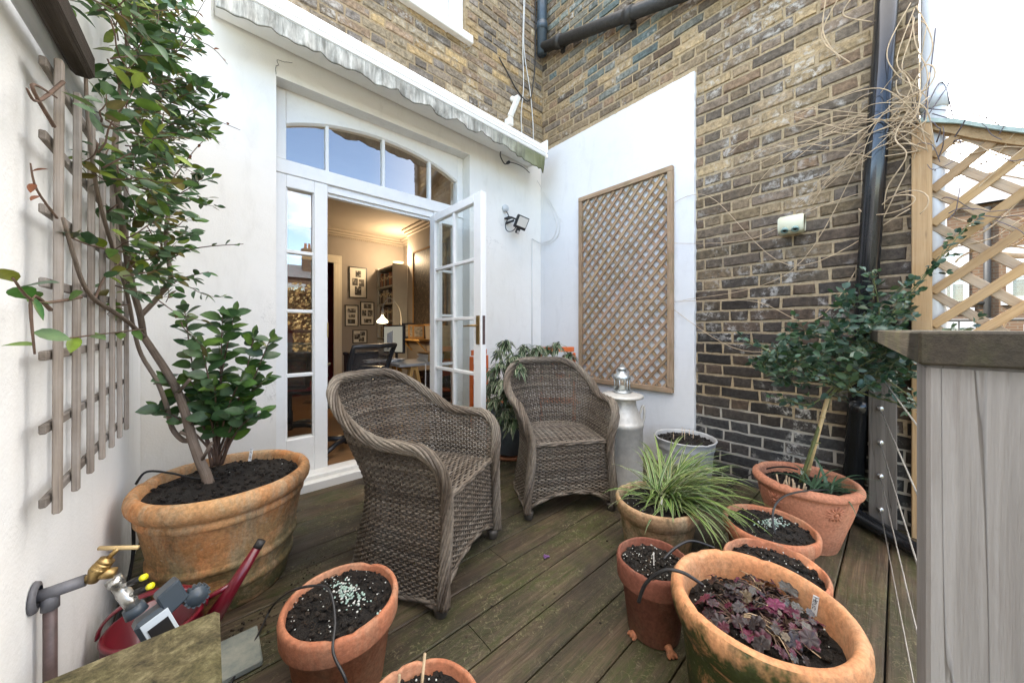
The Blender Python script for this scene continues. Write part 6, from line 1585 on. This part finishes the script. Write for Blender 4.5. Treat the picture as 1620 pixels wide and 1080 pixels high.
# ---------------------------------------------------------------- far side: houses, railing, trees
def far_house(name,label,x0,x1,y0,y1,zt,wins,face,roof=None,chim=None,mat='house'):
    """wins: list of (a0,a1,z0,z1) on the face that looks back at the terrace; face is 'x' (wall at x0) or 'y' (wall at y1)"""
    t=thing(name,label,'house',((x0+x1)/2,(y0+y1)/2,-1.6))
    m=MB();m.box(x0,x1,y0,y1,-1.6,zt,0);m.build('wall',[M[mat]],t)
    for (a0,a1,z0,z1) in wins:
        m=MB()
        def bx(A0,A1,Z0,Z1,d0,d1):
            if face=='x':m.box(x0-d1,x0-d0,A0,A1,Z0,Z1)
            else:m.box(A0,A1,y1+d0,y1+d1,Z0,Z1)
        w=.09
        bx(a0,a0+w,z0,z1,-.02,.05);bx(a1-w,a1,z0,z1,-.02,.05);bx(a0+w,a1-w,z1-w,z1,-.02,.05);bx(a0+w,a1-w,z0,z0+w,-.02,.05);bx(a0+w,a1-w,(z0+z1)/2-.03,(z0+z1)/2+.03,-.02,.045);bx((a0+a1)/2-.02,(a0+a1)/2+.02,z0+w,(z0+z1)/2-.03,-.02,.04)
        bx(a0-.08,a1+.08,z0-.12,z0-.003,-.02,.10);bx(a0-.06,a1+.06,z1+.003,z1+.16,-.02,.03)
        wf=m.build('window',[M['whitefar']],t);m=MB();bx(a0+w,a1-w,z0+w,z1-w,.005,.015);sub(m,'pane',[M['doorglass']],wf)
        m=MB();bx(a0+w,a1-w,z0+w+.35*(z1-z0),z1-w,.001,.004);sub(m,'blind',[M['paper']],wf)
    if roof:
        m=MB();h=roof;ym=(y0+y1)/2;xm=(x0+x1)/2
        if face=='x':vs=[(x0-.2,y0,zt),(x1+.2,y0,zt),(x1+.2,y1,zt),(x0-.2,y1,zt),(xm,y0,zt+h),(xm,y1,zt+h)];fs=[(0,3,5,4),(1,4,5,2),(0,4,1),(3,2,5)]
        else:vs=[(x0,y0-.2,zt),(x0,y1+.2,zt),(x1,y1+.2,zt),(x1,y0-.2,zt),(x0,ym,zt+h),(x1,ym,zt+h)];fs=[(0,4,5,3),(1,2,5,4),(0,1,4),(3,5,2)]
        m.add(vs,fs,0);m.build('roof',[M['roofslate']],t)
    for (cx,cy,cw,ch_) in(chim or []):
        m=MB();m.box(cx-cw,cx+cw,cy-cw*.6,cy+cw*.6,zt-.5,ch_);m.box(cx-cw-.06,cx+cw+.06,cy-cw*.6-.06,cy+cw*.6+.06,ch_,ch_+.12)
        cm_=m.build('chimney',[M[mat]],t);m=MB()
        for k in(-.5,0,.5):m.lathe([(.11,0),(.09,.45),(.12,.47)],10,c=(cx+cw*k*1.1,cy,ch_+.12))
        sub(m,'chimney_pot',[M['terra']],cm_)
    return t
hA=far_house('terraced_house','pinkish brick house with white sash windows seen through the diagonal lattice',12.0,18,-9.5,-3.05,4.2,[(-3.75,-3.2,1.6,3.1),(-5.2,-4.3,1.75,2.9),(-6.9,-6.0,1.75,2.9),(-3.85,-3.2,-.3,1.15),(-5.6,-4.6,-.3,1.0),(-8.4,-7.5,1.75,2.9)],'x',1.6,[(15,-8.2,.5,6.6)])
m=MB();m.tube([(11.92,-4.02,4.1),(11.92,-4.02,.4)],.06,10);m.tube([(11.92,-4.02,.4),(11.92,-4.35,.15),(11.92,-4.9,.05)],.06,10);m.tube([(11.92,-3.98,1.7),(11.92,-3.1,1.74)],.045,8);m.build('drainpipe',[M['iron']],hA)
hB=far_house('terraced_house','lower grey rendered house beyond the lattice, left of the brick house',13.0,18,-2.95,2.5,3.4,[(-2.6,-1.9,1.7,2.9),(-2.6,-1.9,-.2,1.0)],'x',1.2,None,'house')
rl=thing('terrace_railing','distant black metal railing seen low through the lattice','railing',(8.5,-4,-1.6))
m=MB();m.tube([(8.5,-7.5,1.22),(8.5,-2.6,1.22)],.03,8);m.tube([(8.5,-7.5,.45),(8.5,-2.6,.45)],.02,8)
m.build('rail',[M['iron']],rl)
for k in range(14):
    m=MB();y=-2.6-.37*k;m.tube([(8.5,y,-1.6),(8.5,y,1.22)],.03 if k%3==0 else .014,6);m.build('upright',[M['iron']],rl)
# behind the viewer: seen only in the window panes
far_house('villa','tall terrace with grey roof and chimneys reflected in the sidelight glass',-6,6.0,-34,-27,4.9,[(-3,-1.8,2.6,4.4),(1.6,2.7,2.9,4.3),(4.2,5.2,2.9,4.3)],'y',1.5,[(3.4,-29,.5,7.4),(-3.6,-29,.6,7.2)])
far_house('villa','tan brick terrace reflected in the glass of the right hand panes',6.1,16,-36,-28,5.6,[(7.2,8.4,3.2,4.8),(10.8,12,3.2,4.8)],'y',2.0,[(11,-31,.7,9.0)])
hd=thing('hedge','tall tan dry creeper hedge reflected in the sidelight glass','hedge',(-2,-16,-1.6))
m=MB()
for k in range(5200):
    x=U(-9,7);z=U(-1.6,3.3+MN.noise(V((x*.6,0,4)))*.5);y=-16+U(-.35,.35)
    n_=(V((U(-.6,.6),1,U(-.3,.7)))).normalized();a=n_.orthogonal().normalized();b_=n_.cross(a);r=U(.05,.13);g=U(.5,1.3)
    c=RND.choice([(.42,.27,.11),(.36,.225,.09),(.50,.34,.15),(.24,.17,.07)])
    m.add([V((x,y,z))+a*r,V((x,y,z))+b_*r*.6,V((x,y,z))-a*r,V((x,y,z))-b_*r*.6],[(0,1,2,3)],0,tuple(q*g for q in c))
m.box(-9,7,-16.6,-16.3,-1.6,2.9,0,(.10,.07,.03))
m.build('foliage',[M['hedge']],hd)

# ---------------------------------------------------------------- daylight
SUN_AZ=radians(SUN_AZ_DEG);SUN_EL=radians(SUN_EL_DEG)    # azimuth from +y towards +x
w=bpy.data.worlds.new('World');SC.world=w;w.use_nodes=True;nt=w.node_tree;nt.nodes.clear()
sky=nt.nodes.new('ShaderNodeTexSky');sky.sky_type='NISHITA';sky.sun_disc=False;sky.sun_elevation=SUN_EL;sky.sun_rotation=SUN_AZ
sky.air_density=1.0;sky.dust_density=.25;sky.ozone_density=1.2
tc=nt.nodes.new('ShaderNodeTexCoord');mp=nt.nodes.new('ShaderNodeMapping');mp.inputs['Scale'].default_value=(1,1,2.4);mp.inputs['Location'].default_value=CLOUD_OFF
nz=nt.nodes.new('ShaderNodeTexNoise');nz.inputs['Scale'].default_value=2.6;nz.inputs['Detail'].default_value=8;nz.inputs['Roughness'].default_value=.58
rp=nt.nodes.new('ShaderNodeValToRGB');rp.color_ramp.elements[0].position=.56;rp.color_ramp.elements[0].color=(0,0,0,1);rp.color_ramp.elements[1].position=.74;rp.color_ramp.elements[1].color=(.85,.85,.85,1)
# thin white veil towards the east, where the photograph's sky is white
dt=nt.nodes.new('ShaderNodeVectorMath');dt.operation='DOT_PRODUCT';dt.inputs[1].default_value=V((.97,.10,.12)).normalized()
r2=nt.nodes.new('ShaderNodeValToRGB');r2.color_ramp.elements[0].position=.25;r2.color_ramp.elements[0].color=(0,0,0,1);r2.color_ramp.elements[1].position=.85;r2.color_ramp.elements[1].color=(.95,.95,.95,1)
mxx=nt.nodes.new('ShaderNodeMath');mxx.operation='MAXIMUM'
# high broken cloud overhead
sz=nt.nodes.new('ShaderNodeSeparateXYZ');r3=nt.nodes.new('ShaderNodeValToRGB');r3.color_ramp.elements[0].position=.50;r3.color_ramp.elements[0].color=(0,0,0,1);r3.color_ramp.elements[1].position=.85;r3.color_ramp.elements[1].color=(.75,.75,.75,1)
m3=nt.nodes.new('ShaderNodeMath');m3.operation='MAXIMUM'
mix=nt.nodes.new('ShaderNodeMix');mix.data_type='RGBA';mix.inputs[7].default_value=(*CLOUD_COL,1)
bg=nt.nodes.new('ShaderNodeBackground');bg.inputs[1].default_value=SKY_STR;o=nt.nodes.new('ShaderNodeOutputWorld')
L=nt.links.new
L(tc.outputs['Generated'],mp.inputs[0]);L(mp.outputs[0],nz.inputs['Vector']);L(nz.outputs[0],rp.inputs[0]);L(tc.outputs['Generated'],dt.inputs[0]);L(dt.outputs['Value'],r2.inputs[0])
L(tc.outputs['Generated'],sz.inputs[0]);L(sz.outputs[2],r3.inputs[0]);L(rp.outputs[0],mxx.inputs[0]);L(r2.outputs[0],mxx.inputs[1]);L(mxx.outputs[0],m3.inputs[0]);L(r3.outputs[0],m3.inputs[1]);L(m3.outputs[0],mix.inputs[0]);vm=nt.nodes.new('ShaderNodeMix');vm.data_type='RGBA';vm.inputs[6].default_value=(*CLOUD_COL,1);vm.inputs[7].default_value=(15.5,14.6,13.4,1);L(r2.outputs[0],vm.inputs[0]);L(vm.outputs[2],mix.inputs[7]);L(sky.outputs[0],mix.inputs[6]);L(mix.outputs[2],bg.inputs[0]);L(bg.outputs[0],o.inputs[0])
sl=bpy.data.lights.new('sun','SUN');sl.energy=SUN_STR;sl.angle=radians(SUN_ANG);sl.color=(1.0,.93,.82)
so=bpy.data.objects.new('sun',sl);COL.objects.link(so)
sd_=V((sin(SUN_AZ)*cos(SUN_EL),cos(SUN_AZ)*cos(SUN_EL),sin(SUN_EL)));so.rotation_euler=(-sd_).to_track_quat('-Z','Y').to_euler();so.location=(0,-10,12)
cam=bpy.data.cameras.new('camera');cam.lens=12.0;cam.sensor_width=36;cam.shift_y=-19/1620.;cam.clip_start=.02;cam.clip_end=1000
co=bpy.data.objects.new('camera',cam);COL.objects.link(co);co.location=CAM;co.rotation_euler=(radians(90),0,-YAW);SC.camera=co
SC.view_settings.view_transform='Standard';SC.view_settings.look='None';SC.view_settings.exposure=EXPO;SC.view_settings.gamma=1.0
SC.cycles.max_bounces=10;SC.cycles.transparent_max_bounces=16;SC.cycles.diffuse_bounces=5;SC.cycles.glossy_bounces=5;SC.cycles.sample_clamp_indirect=6;SC.cycles.use_denoising=True
